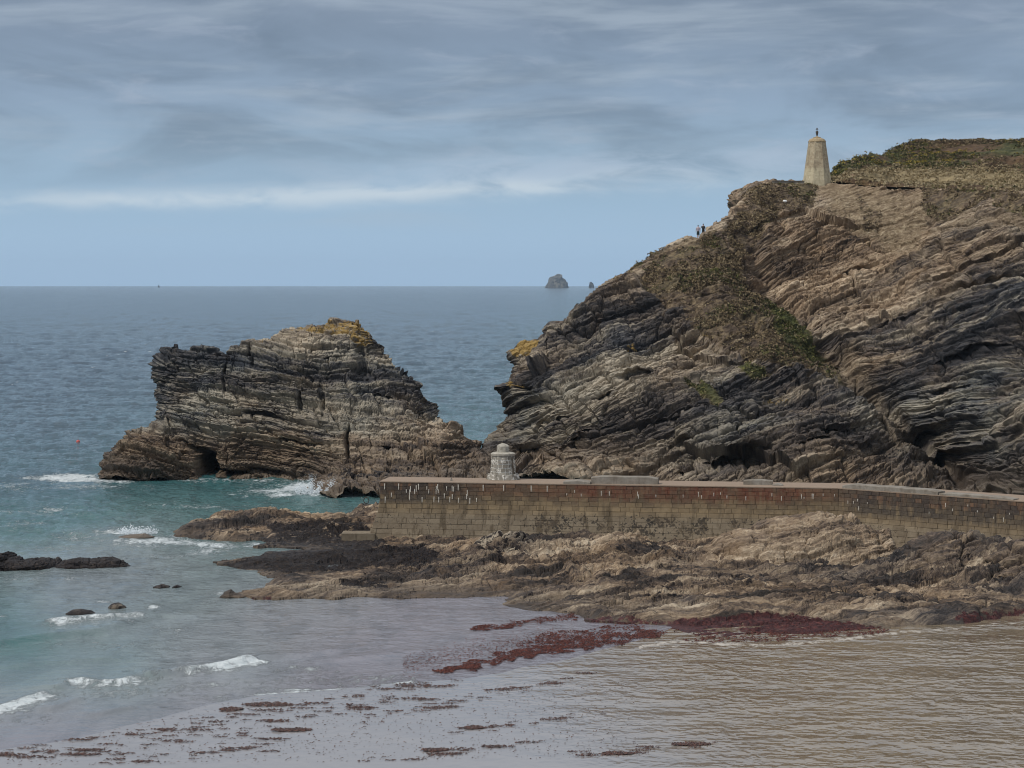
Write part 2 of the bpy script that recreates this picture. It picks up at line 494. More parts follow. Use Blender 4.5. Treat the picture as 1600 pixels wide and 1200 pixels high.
# ------------------------------------------------------------------ the headland cliff
def build_cliff():
    bottom = [(748, 775), (900, 775), (1100, 785), (1300, 800), (1450, 812), (1600, 830), (1760, 850)]
    left = [(748, 775), (750, 700), (757, 684), (771, 672), (784, 652), (780, 630), (770, 612), (768, 602), (790, 590), (797, 570), (794, 550)]
    top = [(794, 550), (815, 538), (840, 529), (853, 522), (857, 510), (880, 503), (905, 480), (940, 449), (975, 426), (1010, 406),
           (1045, 386), (1072, 375), (1092, 373), (1110, 356), (1140, 337), (1160, 312), (1185, 298), (1206, 291), (1258, 288), (1300, 286),
           (1340, 291), (1400, 295), (1480, 299), (1600, 302), (1760, 306)]
    right = [(1760, 850), (1760, 306)]
    nu, nv = 1080, 600
    px, py = coons(bottom, top, left, right, nu, nv)
    D = [(748, 775, 228), (757, 700, 247), (771, 672, 255), (784, 640, 258), (768, 602, 256), (797, 560, 262), (840, 529, 268),
         (900, 775, 225), (1000, 775, 222), (860, 740, 238), (850, 690, 243), (850, 620, 247), (870, 560, 256), (905, 480, 271),
         (950, 700, 235), (960, 620, 241), (960, 540, 252), (975, 426, 276), (1050, 720, 229), (1060, 640, 236), (1060, 560, 247), (1040, 480, 258),
         (1045, 386, 278), (1092, 373, 276), (1160, 312, 290), (1206, 289, 296), (1280, 284, 299), (1340, 291, 296), (1400, 295, 290), (1480, 299, 281), (1600, 302, 264), (1760, 306, 245),
         (1100, 785, 218), (1160, 720, 225), (1170, 640, 232), (1180, 560, 243), (1130, 450, 261), (1190, 430, 272), (1200, 360, 282),
         (1250, 620, 238), (1260, 520, 254), (1230, 480, 264), (1290, 570, 252), (1320, 600, 247), (1360, 630, 244), (1420, 690, 236), (1490, 740, 228),
         (1300, 800, 212), (1300, 720, 222), (1300, 650, 233), (1300, 480, 264), (1300, 390, 280), (1360, 560, 250), (1360, 440, 270), (1370, 350, 285), (1450, 620, 236),
         (1450, 540, 247), (1460, 430, 262), (1460, 350, 275), (1540, 680, 222), (1550, 600, 228), (1550, 500, 240), (1550, 400, 254), (1600, 830, 196), (1450, 812, 206),
         (1600, 740, 208), (1640, 600, 218), (1680, 450, 236), (1760, 850, 180), (1760, 600, 204)]
    dep = rbf(D, px, py, 14.0)
    # round the nose back into depth towards the left edge
    e = np.clip((np.arange(nu) / nu)[None, :] * 16, 0, 1)
    dep = dep + (1 - np.sqrt(1 - (1 - e) ** 2)) * 7.0
    base = P(px, py, dep)

    def topf(t, edge):
        x = edge[:, 0][None, :]
        flat = sst(x, 26, 34)          # behind the tower the ground stays level
        tt = t * np.ones_like(x)
        dz = -(tt ** 1.3) * (22 * (1 - flat)) - flat * (-1.0 * tt)
        return np.stack([0.0 * tt + 3 * tt * (1 - flat), 34 * tt, dz], -1)
    nl, nt = 50, 60
    W_ = pad(base, nl, nt, 0, left=(9, 42, -3), topfun=topf)
    PX = np.pad(px, ((0, nt), (nl, 0)), 'edge'); PY = np.pad(py, ((0, nt), (nl, 0)), 'edge')
    nrm = grid_normals(W_)
    if nrm[nv // 2, nl + nu // 2, 1] > 0:
        nrm = -nrm
    # smooth normals a little by blending with the view-facing direction
    nrm = nrm * 0.7 + np.array([0, -0.45, 0.12]); nrm /= np.linalg.norm(nrm, axis=-1, keepdims=True)

    def pm(poly, soft=8, wob=9):
        d = sdpoly(PX + wob * WX, PY + wob * WY, poly)
        return sst(d, -soft, soft)
    WX = fbm(W_[..., 0] / 3.5, W_[..., 1] / 3.5, W_[..., 2] / 3.5, 90, 3)
    WY = fbm(W_[..., 0] / 3.5, W_[..., 1] / 3.5, W_[..., 2] / 3.5, 95, 3)
    spur = pm([(1050, 388), (1075, 376), (1110, 362), (1150, 400), (1168, 450), (1215, 478), (1258, 505), (1290, 560), (1328, 600), (1315, 612), (1270, 600), (1215, 578), (1150, 555), (1100, 522), (1065, 482), (1020, 462), (1000, 440), (1020, 410)])
    crest = pm([(855, 520), (875, 500), (905, 476), (1000, 405), (1050, 380), (1060, 405), (1000, 432), (940, 475), (890, 512)], 6, 6)
    under = pm([(1140, 345), (1165, 315), (1190, 292), (1280, 282), (1288, 300), (1270, 318), (1235, 335), (1205, 352), (1180, 380), (1160, 410), (1125, 372)])
    rightv = pm([(1448, 294), (1600, 298), (1760, 300), (1760, 360), (1640, 352), (1590, 340), (1545, 318), (1505, 338), (1470, 348), (1440, 330)])
    small = pm([(1068, 592), (1095, 596), (1115, 612), (1135, 632), (1122, 642), (1090, 618)], 6, 6)
    small2 = pm([(1150, 565), (1190, 572), (1205, 590), (1180, 598), (1160, 585)], 6, 6)
    mid = pm([(1330, 300), (1375, 330), (1390, 360), (1360, 372), (1335, 330)], 8, 9)
    gul = pm([(1215, 345), (1260, 318), (1275, 330), (1240, 360), (1220, 420), (1200, 470), (1180, 440), (1195, 380)], 8, 9)
    veg = np.maximum.reduce([spur * 0.9, crest * 0.42, under * 0.78, rightv * 0.95, small, small2 * 0.7, mid * 0.5, gul * 0.25])
    green = np.maximum.reduce([pm([(1195, 478), (1225, 478), (1262, 510), (1288, 560), (1270, 575), (1235, 540), (1205, 505)]) * 0.9, small * 0.85, small2 * 0.9,
                               pm([(1290, 575), (1325, 600), (1310, 612), (1285, 600)]) * 0.4])
    green = np.clip(green + 0.28 * fbm(W_[..., 0] / 5, W_[..., 1] / 5, W_[..., 2] / 5, 60, 2), 0, 1)
    soil = np.maximum.reduce([pm([(1285, 286), (1340, 294), (1450, 300), (1455, 345), (1440, 400), (1380, 395), (1330, 360), (1290, 345)], 14) * 0.9,
                              pm([(1275, 590), (1330, 545), (1390, 640), (1440, 720), (1400, 720), (1340, 640)], 10) * 0.35,
                              pm([(1480, 345), (1600, 335), (1700, 350), (1700, 380), (1520, 380)], 12) * 0.6])
    for ln in ([(1205, 506), (1196, 517), (1178, 525), (1150, 532), (1135, 537)], [(1130, 437), (1118, 448), (1098, 458), (1088, 465)], [(1270, 575), (1265, 592), (1255, 600)],
               [(1095, 372), (1065, 386), (1040, 396), (1015, 412)]):
        d, _ = dline(PX, PY, ln)
        tr = np.exp(-(d / 2.6) ** 2)
        veg = veg * (1 - tr); soil = np.maximum(soil, tr * 0.9)
    lich = np.maximum.reduce([pm([(797, 548), (812, 537), (838, 529), (842, 540), (826, 555), (805, 556)], 4, 3),
                              pm([(790, 590), (810, 588), (806, 600), (788, 602)], 4, 3) * .6,
                              0.42 * np.exp(-(((PX - 1012) / 16) ** 2 + ((PY - 428) / 4) ** 2)), 0.42 * np.exp(-(((PX - 1105) / 18) ** 2 + ((PY - 524) / 6) ** 2)),
                              0.42 * np.exp(-(((PX - 1022) / 16) ** 2 + ((PY - 483) / 5) ** 2)), 0.6 * np.exp(-(((PX - 985) / 12) ** 2 + ((PY - 530) / 8) ** 2)),
                              0.42 * np.exp(-(((PX - 1353) / 12) ** 2 + ((PY - 386) / 7) ** 2)), 0.55 * np.exp(-(((PX - 1210) / 30) ** 2 + ((PY - 625) / 8) ** 2))])
    warm = rbf([(760, 700, .1), (800, 550, .5), (850, 620, .15), (900, 480, .6), (1000, 420, .6), (950, 520, .35), (1000, 600, .15), (1100, 700, .12), (860, 745, .75), (1000, 752, .75), (1150, 745, .5), (1300, 745, .75), (1380, 752, .7),
                (1200, 640, .25), (1150, 700, .1), (1300, 680, .3), (1200, 380, .9), (1300, 400, .95), (1300, 330, .9), (1300, 470, .85), (1400, 400, .95), (1400, 500, .75), (1500, 420, .75), (1500, 350, .9), (1600, 400, .5), (1450, 540, .6), (1250, 480, .9), (1330, 540, .6), (1040, 600, .4), (1250, 640, .45),
                (1500, 520, .3), (1600, 520, .2), (1400, 600, .12), (1550, 640, .12), (1600, 750, .35), (1480, 700, .3)], PX, PY, 12)
    warm = warm + 0.28 * fbm(W_[..., 0] / 7, W_[..., 1] / 7, W_[..., 2] / 4, 61, 3)

    # how much the beds tilt changes across the face
    dip = math.radians(19)
    x0, y0, z0 = W_[..., 0], W_[..., 1], W_[..., 2]
    # pivot the bedding on the middle of the face so the varying dip stays continuous
    Q = W_ - np.array([30, 250, 12])
    big, fin, s, a = strata(Q, dip, 11, [(6.5, 1.9), (2.7, 1.2), (1.15, 0.62), (0.52, 0.36), (0.27, 0.20)])
    big = big + 1.7 * fbm(x0 / 14, y0 / 14, z0 / 9, 15, 3)
    gl, _ = dline(PX, PY, [(1160, 325), (1178, 390), (1205, 455), (1262, 500), (1300, 555), (1335, 605), (1400, 660), (1440, 700), (1500, 760)])
    big = big - 1.8 * np.exp(-(gl / 13) ** 2)
    hole = 0
    for cx, cy, rx, ry, dd in ((828, 716, 30, 20, 9.0), (790, 704, 20, 10, 4), (860, 735, 30, 9, 5), (1445, 690, 20, 13, 7.0), (1480, 722, 26, 9, 7.0), (1110, 744, 45, 7, 5.0), (1165, 735, 40, 5, 4), (905, 708, 12, 14, 2.5), (880, 725, 30, 7, 4),
                               (1570, 772, 40, 12, 5.0), (940, 618, 13, 3, 2.5), (1260, 722, 45, 4, 2.5), (1520, 560, 60, 3, 2.0), (1560, 455, 45, 3.5, 2.2), (800, 597, 18, 3, 2.0), (1340, 430, 30, 4, 1.8), (1500, 600, 40, 3, 1.8), (1400, 520, 40, 3, 1.4),
                               (1060, 655, 50, 3, 1.3), (920, 690, 40, 3, 1.6), (1100, 700, 50, 4, 1.6), (1300, 690, 50, 3, 1.4), (1540, 690, 50, 4, 2.0), (860, 650, 30, 3, 1.5), (1000, 590, 40, 2.5, 1.2), (1240, 560, 12, 3, 1)):
        wq = np.exp(-((((PX - cx + 9 * WX) * .97 + (PY - cy) * -.25) / rx) ** 2 + (((PY - cy + 5 * WY) + 0.28 * (PX - cx)) / ry) ** 2) ** 1.8)
        hole = hole + dd * wq
    colsn = np.arange(W_.shape[1])[None, :]
    edgef = np.exp(-((np.arange(W_.shape[0])[:, None] - (nv - 1)) / 45.0) ** 2)
    edgef = np.maximum(edgef, 0.8 * np.exp(-((colsn - nl) / 35.0) ** 2))
    disp = big * (1 - 0.9 * edgef) + fin * (1 - 0.25 * edgef)
    # brown wave-worn foot
    foot = pm([(748, 780), (840, 735), (940, 735), (1100, 742), (1210, 735), (1300, 728), (1420, 725), (1450, 775), (1300, 800), (900, 790)], 10, 6)
    disp = disp + 1.0 * foot
    cover = np.clip(np.maximum(veg, soil * 0.75), 0, 1)
    soft = 0.55 * fbm(x0 / 2.2, y0 / 2.2, z0 / 2.2, 33, 4, 0.6) + 0.8 * fbm(x0 / 9, y0 / 9, z0 / 7, 37, 2)
    disp = disp * (1 - 0.78 * cover) + soft * cover * (1 - np.where(np.arange(W_.shape[0])[:, None] >= nv - 1, .92, .8 * edgef))
    towerspot = np.exp(-(((x0 - 42) / 6) ** 2 + ((y0 - 302) / 7) ** 2)) * (z0 > 25)
    disp = disp * (1 - towerspot)
    pts = W_ + nrm * disp[..., None]
    pts[..., 1] += hole
    bed = bedtone(s, a, y0, 71)
    kk = sst(warm, .4, .8)
    bed = bed * (1 - .45 * kk) + .34 * kk
    wet = sst(-z0, -6.0, -0.5) * 0.85 + 0.25 * sst(-z0, -14, -6)
    wet = wet * (1 - 0.6 * foot)
    at = rattrs(bed.shape, bed=bed, bedco=s, warm=warm, wet=wet, veg=veg, green=green, soil=soil, lichen=lich)
    me = grid_mesh('cliff', pts, at)
    o = link('cliff', me, M_ROCK)
    tag(o, 'tall layered slate cliff with heather covered spur rising behind the harbour wall', kind='structure')
    return pts, veg, green, (nl, nt, nu, nv), nrm


CL, CLVEG, CLGREEN, CLDIM, CLN = build_cliff()
CLF = CL.reshape(-1, 3)


def cliff_z(x, y, r=0.7):
    d = np.hypot(CLF[:, 0] - x, CLF[:, 1] - y)
    m = d < r
    return float(CLF[m, 2].max()) if m.any() else float(CLF[d.argmin(), 2])


# ------------------------------------------------------------------ grassy hill above the cliff
def veg_material(name, base, mid, tip, scale=1.0):
    m, g, b = principled(name)
    p = g.pos()
    n = g.noise(p, scale, 5.0, 0.65)
    oi = g.attr('rnd')
    t = g.m('ADD', g.m('MULTIPLY', n, 0.6), g.m('MULTIPLY', oi, 0.5))
    c = g.ramp(t, [(0.25, base), (0.5, mid), (0.8, tip)])
    g.put(b.inputs['Base Color'], c)
    b.inputs['Roughness'].default_value = 0.85
    b.inputs['Specular IOR Level'].default_value = 0.2
    return m


def build_hill():
    nu, nv = 420, 150
    u = np.linspace(0, 1, nu)
    pxs = 1286 + u * (1900 - 1286)
    edge = np.interp(pxs, [1286, 1300, 1340, 1400, 1480, 1600, 1760, 1900], [283, 284, 291, 295, 299, 302, 306, 310])
    sil = np.interp(pxs, [1286, 1296, 1304, 1320, 1335, 1350, 1400, 1420, 1440, 1480, 1540, 1600, 1700, 1900], [283, 278, 266, 258, 248, 243, 234, 228, 224, 223, 219, 215, 205, 190])
    shelf = np.interp(pxs, [1286, 1300, 1330, 1400, 1600, 1900], [283, 281, 277, 284, 288, 292])
    Ye = np.interp(pxs, [1286, 1340, 1400, 1480, 1600, 1760, 1900], [299.5, 297, 291, 282, 265, 246, 235])
    v = np.linspace(0, 1, nv)[:, None]
    pyy = np.where(v < 0.3, edge + (shelf - edge) * (v / 0.3), shelf + (sil - shelf) * ((v - 0.3) / 0.7) ** 0.8)
    Yd = Ye + 0.5 + v * np.interp(pxs, [1286, 1320, 1400, 1900], [12, 30, 75, 120])
    Pt = P(pxs[None] + 0 * v, pyy, Yd)
    nb = 40
    tb = (np.arange(1, nb + 1) / nb)[:, None, None]
    back = Pt[-1:] + tb * np.array([10, 150, 0]) + tb ** 1.5 * np.array([0, 0, -14])
    Pt = np.concatenate([Pt, back], 0)
    x, y, z = Pt[..., 0], Pt[..., 1], Pt[..., 2]
    vv = np.linspace(0, 1, nv)[:, None]
    vv = np.concatenate([vv, np.ones((nb, 1))], 0) * np.ones_like(x)
    dz = 0.35 * fbm(x / 3, y / 3, z / 3, 5, 4, 0.6) + 0.8 * fbm(x / 14, y / 14, z, 8, 2)
    dz *= sst(vv, 0.0, 0.2)
    # turf lip and little earth bank over the rock edge
    dz += 0.35 * np.exp(-((vv - 0.045) / 0.03) ** 2) + 0.15 * (vn(x / 2, y / 2, z, 3)) * np.exp(-((vv - 0.05) / 0.05) ** 2)
    lip = np.exp(-((vv - 0.03) / 0.035) ** 2) * (0.75 + .5 * vn(x / 4, y / 4, z, 31)) * sst(pxs[None] + 0 * x, 1300, 1325)
    dz += 0.45 * lip
    Pt[..., 2] += dz
    Pt[..., 1] -= 1.1 * lip
    grn = sst(vv + 0.10 * fbm(x / 9, y / 9, z / 9, 44, 3), 0.42, 0.55)
    grn = np.clip(grn * (0.42 + 0.6 * fbm(x / 12, y / 20, z / 9, 46, 3)), 0, 1)
    grass = sst(vv, 0.08, 0.2) * (1 - sst(vv, 0.42, 0.6)) * 0.9
    PXh = pxs[None] + 0 * vv
    bare = np.exp(-((vv - 0.3) / 0.16) ** 2) * sst(-PXh, -1350, -1325)
    m, g, b = principled('heath')
    p = g.pos()
    n1 = g.noise(p, 0.55, 7.0, 0.7); n2 = g.noise(p, 0.12, 4.0, 0.6)
    heath = g.ramp(n1, [(0.3, (0.026, 0.018, 0.012)), (0.5, (0.075, 0.046, 0.026)), (0.7, (0.15, 0.10, 0.05))])
    gre = g.ramp(n1, [(0.35, (0.020, 0.022, 0.010)), (0.5, (0.052, 0.055, 0.022)), (0.65, (0.115, 0.105, 0.045))])
    stra = g.ramp(n1, [(0.3, (0.10, 0.075, 0.04)), (0.6, (0.26, 0.205, 0.115)), (0.8, (0.34, 0.28, 0.17))])
    c = g.mix(g.ss(g.m('ADD', g.attr('green'), g.m('MULTIPLY', g.m('SUBTRACT', n2, 0.5), 1.2)), 0.35, 0.6), heath, gre)
    c = g.mix(g.ss(g.m('ADD', g.attr('grass'), g.m('MULTIPLY', g.m('SUBTRACT', n1, 0.5), 0.8)), 0.35, 0.6), c, stra)
    c = g.mix(g.attr('bare'), c, g.ramp(n1, [(0.3, (0.12, 0.075, 0.05)), (0.7, (0.30, 0.21, 0.14))]))
    g.put(b.inputs['Base Color'], c); b.inputs['Roughness'].default_value = 0.9
    b.inputs['Specular IOR Level'].default_value = 0.2
    bump(g, b, n1, 0.3, 0.8)
    me = grid_mesh('hill', Pt, {'green': grn, 'grass': grass, 'bare': bare})
    tag(link('hill', me, m), 'heath covered hillside above the cliff edge', kind='structure')
    return Pt, grn, grass, vv, PXh


HL, HLG, HLS, HLV, HLPX = build_hill()


def tufts(name, pts, nrm, size, mat, label, nleaf=9, flat=0.8, seed=1, cat=None):
    """many small leaf clumps as one mesh"""
    r = np.random.RandomState(seed)
    n = len(pts)
    size = np.broadcast_to(size, (n,))
    c = np.repeat(pts, nleaf, 0); s = np.repeat(size, nleaf)
    d = r.normal(size=(n * nleaf, 3)); d[:, 2] = np.abs(d[:, 2]) * 0.9
    d /= np.linalg.norm(d, axis=1, keepdims=True)
    ctr = c + d * (s * r.uniform(0.35, 1.0, n * nleaf))[:, None] * np.array([1, 1, flat])
    a = np.cross(d, r.normal(size=d.shape)); a /= np.linalg.norm(a, axis=1, keepdims=True) + 1e-9
    b_ = np.cross(d, a)
    b_ = b_ * 0.6 + d * 0.5
    w = (s * r.uniform(0.22, 0.5, n * nleaf))[:, None]
    V = np.stack([ctr - a * w, ctr + a * w, ctr + b_ * w * 1.7], 1).reshape(-1, 3)
    Fc = np.arange(len(V)).reshape(-1, 3)
    me = mesh_np(name, V, Fc)
    at = me.attributes.new('rnd', 'FLOAT', 'POINT')
    at.data.foreach_set('value', np.repeat(np.repeat(r.uniform(0, 1, n), nleaf), 3).astype(np.float32))
    o = link(name, me, mat)
    tag(o, label, kind='stuff')
    return o


def scatter_cliff():
    nl, nt, nu, nv = CLDIM
    v = CLVEG.ravel().copy(); gr = CLGREEN.ravel()
    keep = np.ones(CLVEG.shape, bool); keep[nv + 25:] = False; keep[:, :nl] = False
    r = np.random.RandomState(3)
    # weight by cell area, to be even over the slope
    du = np.linalg.norm(np.gradient(CL, axis=1), axis=-1).ravel(); dv = np.linalg.norm(np.gradient(CL, axis=0), axis=-1).ravel()
    w = np.where(keep.ravel(), np.clip(v - 0.3, 0, 1), 0) * np.clip(du * dv, 0, .3)
    cl = fbm(CLF[:, 0] / 2.5, CLF[:, 1] / 2.5, CLF[:, 2] / 2.5, 77, 2)
    w *= np.clip(cl + 0.75, 0, 2) ** 2
    wg = w * np.clip(gr * 1.6, 0, 1); wh = w * np.clip(1.15 - gr * 1.2, 0, 1)
    i = r.choice(len(w), 12000, p=wh / wh.sum()); j = r.choice(len(w), 3200, p=wg / wg.sum())
    k = r.choice(len(w), 4200, p=w / w.sum())
    tufts('heather', CLF[i], None, r.uniform(0.13, 0.40, len(i)), M_HEATHER, 'brown heather clumps matted over the cliff spur', 9, 0.7, 4)
    tufts('gorse', CLF[j], None, r.uniform(0.14, 0.4, len(j)), M_GORSE, 'dark green gorse and ivy growing in the cliff gully', 9, 0.7, 5)
    tufts('dry_grass', CLF[k], None, r.uniform(0.12, 0.28, len(k)), M_STRAW, 'dry straw coloured grass tufts on the cliff slope', 7, 1.1, 6)


def scatter_hill():
    r = np.random.RandomState(8)
    V = HL.reshape(-1, 3); g_ = HLG.ravel(); s_ = HLS.ravel(); vv = HLV.ravel()
    inview = (HLPX.ravel() < 1680)
    ro = np.arange(HL.shape[0])[:, None] * np.ones((1, HL.shape[1]))
    inview &= (ro.ravel() < 165)
    c1 = np.clip(fbm(V[:, 0] / 5, V[:, 1] / 8, V[:, 2] / 5, 21, 2) + 0.6, 0, 2) ** 2
    up = sst(vv, 0.4, 0.5)
    # more weight far away, where rows crowd, is already in the vertex density
    wh = inview * up * (1.1 - g_) * c1; wg = inview * (up * g_ + 0.05) * c1; wy = inview * up * c1 * (g_ > .3)
    ws = inview * (s_ + .8 * (vv < .09))
    a = r.choice(len(V), 7000, p=wh / wh.sum()); b = r.choice(len(V), 5000, p=wg / wg.sum()); c = r.choice(len(V), 4200, p=ws / ws.sum())
    e = r.choice(len(V), 420, p=wy / wy.sum())
    tufts('heath_shrubs', V[a], None, r.uniform(0.18, 0.42, len(a)), M_HEATHER, 'russet heather mounds on the hilltop', 9, 0.75, 9)
    tufts('gorse_shrubs', V[b], None, r.uniform(0.18, 0.46, len(b)), M_GORSE, 'green gorse bushes along the hilltop skyline', 9, 0.8, 10)
    tufts('gorse_flowers', V[e] + np.array([0, 0, 0.45]), None, r.uniform(0.15, 0.4, len(e)), M_YELLOW, 'yellow gorse blossom among the hilltop bushes', 6, 0.6, 12)
    tufts('hill_grass', V[c], None, r.uniform(0.2, 0.45, len(c)), M_STRAW, 'pale dry grass along the top of the cliff', 7, 1.2, 11)


M_HEATHER = veg_material('heather foliage', (0.036, 0.026, 0.019), (0.110, 0.080, 0.048), (0.25, 0.19, 0.11))
M_GORSE = veg_material('gorse foliage', (0.018, 0.021, 0.010), (0.055, 0.060, 0.022), (0.13, 0.125, 0.042))
M_STRAW = veg_material('dry grass blades', (0.11, 0.08, 0.04), (0.24, 0.185, 0.10), (0.36, 0.30, 0.19))
M_YELLOW = veg_material('gorse blossom', (0.14, 0.11, 0.02), (0.20, 0.155, 0.03), (0.32, 0.24, 0.05))
scatter_cliff()
scatter_hill()

# ------------------------------------------------------------------ sea stack
def build_stack():
    left = [(150, 752), (153, 738), (168, 712), (188, 692), (206, 672), (247, 661), (249, 640), (243, 615), (246, 598), (236, 582), (239, 562), (254, 543)]
    top = [(254, 543), (262, 540), (275, 541), (280, 548), (300, 545), (332, 543), (338, 549), (352, 551), (362, 542), (392, 534), (420, 533), (432, 524), (440, 521), (452, 514), (470, 514), (492, 510), (518, 504), (555, 505), (572, 516), (580, 530), (584, 545)]
    right = [(790, 782), (778, 730), (755, 702), (737, 688), (716, 679), (704, 668), (690, 656), (682, 640), (684, 632), (658, 622), (655, 603), (636, 598), (622, 582), (604, 566), (584, 545)]
    bottom = [(150, 752), (230, 752), (300, 752), (400, 752), (468, 757), (476, 772), (520, 780), (600, 784), (700, 784), (790, 782)]
    nu, nv = 620, 330
    px, py = coons(bottom, top, left, right, nu, nv)
    gy = lambda q: 22 * F / (q - YE)
    D = [(150, 752, gy(747)), (230, 752, gy(750)), (300, 752, gy(748)), (400, 752, gy(747)), (468, 757, gy(752)), (520, 780, gy(778)), (600, 784, gy(780)), (700, 784, 223), (790, 782, 224),
         (200, 700, 249), (250, 690, 249), (250, 640, 256), (240, 565, 261), (300, 560, 258), (300, 640, 252), (350, 700, 246), (400, 640, 250), (420, 560, 255), (500, 520, 260), (560, 520, 262), (584, 545, 262), (550, 600, 252), (500, 660, 245),
         (480, 710, 242), (520, 740, 236), (560, 745, 232), (600, 700, 240), (640, 640, 250), (684, 640, 256), (690, 690, 244), (650, 730, 234), (755, 702, 250), (740, 740, 238), (480, 740, 241), (560, 762, 228), (254, 543, 264), (400, 534, 262), (518, 504, 265)]
    dep = rbf(D, px, py, 10)
    U = np.linspace(0, 1, nu)[None, :]
    e = np.clip(U * 12, 0, 1); e2 = np.clip((1 - U) * 14, 0, 1)
    dep += (1 - np.sqrt(1 - (1 - e) ** 2)) * 5 + (1 - np.sqrt(1 - (1 - e2) ** 2)) * 5
    base = P(px, py, dep)
    nl, nt, nr = 30, 36, 20

    def topf(t, edge):
        tt = t * np.ones((1, len(edge)))
        return np.stack([0 * tt, 24 * tt, -tt ** 2 * (edge[:, 2][None] + 1.5)], -1)
    W_ = pad(base, nl, nt, nr, left=(6, 22, -2), right=(-6, 22, -2), topfun=topf)
    PX = np.pad(px, ((0, nt), (nl, nr)), 'edge'); PY = np.pad(py, ((0, nt), (nl, nr)), 'edge')
    n = grid_normals(W_)
    if n[nv // 2, nl + nu // 2, 1] > 0:
        n = -n
    n = n * 0.7 + np.array([0, -0.45, 0.1]); n /= np.linalg.norm(n, axis=-1, keepdims=True)
    x, y, z = W_[..., 0], W_[..., 1], W_[..., 2]
    WX = fbm(x / 3, y / 3, z / 3, 190, 3); WY = fbm(x / 3, y / 3, z / 3, 195, 3)
    dip = math.radians(-7)
    Q = W_ - np.array([-25, 250, 8])
    big, fin, s, a = strata(Q, dip, 211, [(5.0, 1.3), (2.2, 0.95), (0.95, 0.62), (0.45, 0.36), (0.24, 0.18)], pitch=0.05)
    big = big + 1.2 * fbm(x / 11, y / 11, z / 7, 215, 3)
    hole = 0
    for cx, cy, rx, ry, dd in ((320, 726, 17, 19, 14.0), (352, 738, 34, 6, 7.0), (312, 700, 22, 6, 4.0), (545, 690, 3.5, 26, 3.0), (352, 590, 2.5, 22, 2.6), (500, 615, 3, 22, 1.8), (470, 690, 30, 2.5, 2.0), (415, 652, 28, 3, 2.0), (566, 565, 9, 22, 1.6),
                               (262, 600, 14, 3, 1.6), (420, 741, 40, 5, 2.0), (650, 640, 16, 3, 2.0), (520, 560, 20, 3, 1.5), (600, 620, 20, 3, 1.6), (470, 625, 4, 14, 1.4), (390, 560, 2.5, 14, 1.5), (612, 700, 20, 2.5, 1.6), (300, 690, 20, 3, 1.5)):
        hole = hole + dd * np.exp(-(((PX - cx + 5 * WX) / rx) ** 2 + ((PY - cy + 5 * WY - .15 * (PX - cx)) / ry) ** 2) ** 2)
    big = big + 1.2 * np.exp(-(((PX - 200) / 50) ** 2 + ((PY - 715) / 22) ** 2))
    rows = np.arange(W_.shape[0])[:, None]; cn = np.arange(W_.shape[1])[None, :]
    ef = np.maximum.reduce([np.exp(-((rows - (nv - 1)) / 26.0) ** 2) + 0 * cn, np.exp(-((cn - nl) / 22.0) ** 2) + 0 * rows, np.exp(-((cn - nl - nu) / 22.0) ** 2) + 0 * rows])
    disp = big * (1 - 0.88 * ef) + fin * (1 - .2 * ef)
    pts = W_ + n * disp[..., None]
    pts[..., 1] += hole
    foot = sst(-z + 1.2 * WX, -6.0, -3.5)
    tide = sst(-z + 0.5 * WX, -2.2, -0.9)
    warm = np.clip(0.22 + 0.22 * fbm(x / 6, y / 6, z / 3, 222, 3) + 0.62 * foot + 0.15 * sst(z, 12, 16), 0, 1)
    lich = np.maximum(sst(sdpoly(PX + 4 * WX, PY + 4 * WY, [(445, 520), (460, 512), (520, 502), (575, 505), (585, 540), (560, 545), (540, 524), (500, 520)]), -5, 5) * 0.62,
                      sst(sdpoly(PX + 3 * WX, PY + 3 * WY, [(395, 538), (430, 528), (432, 536), (400, 545)]), -3, 3) * 0.4)
    weed = 0.55 * np.exp(-(((PX - 580) / 90) ** 2 + ((PY - 735) / 14) ** 2)) + 0.3 * tide
    bed = bedtone(s, a, y, 271) * 0.9
    at = rattrs(bed.shape, bed=bed, bedco=s, warm=warm, wet=np.clip(0.9 * tide + 0.48 * foot, 0, 1), lichen=lich, weed=weed)
    o = link('sea_stack', grid_mesh('sea_stack', pts, at), M_ROCK)
    tag(o, 'large craggy slate island with a sea cave standing in the water left of the cliff', 'sea stack')


build_stack()

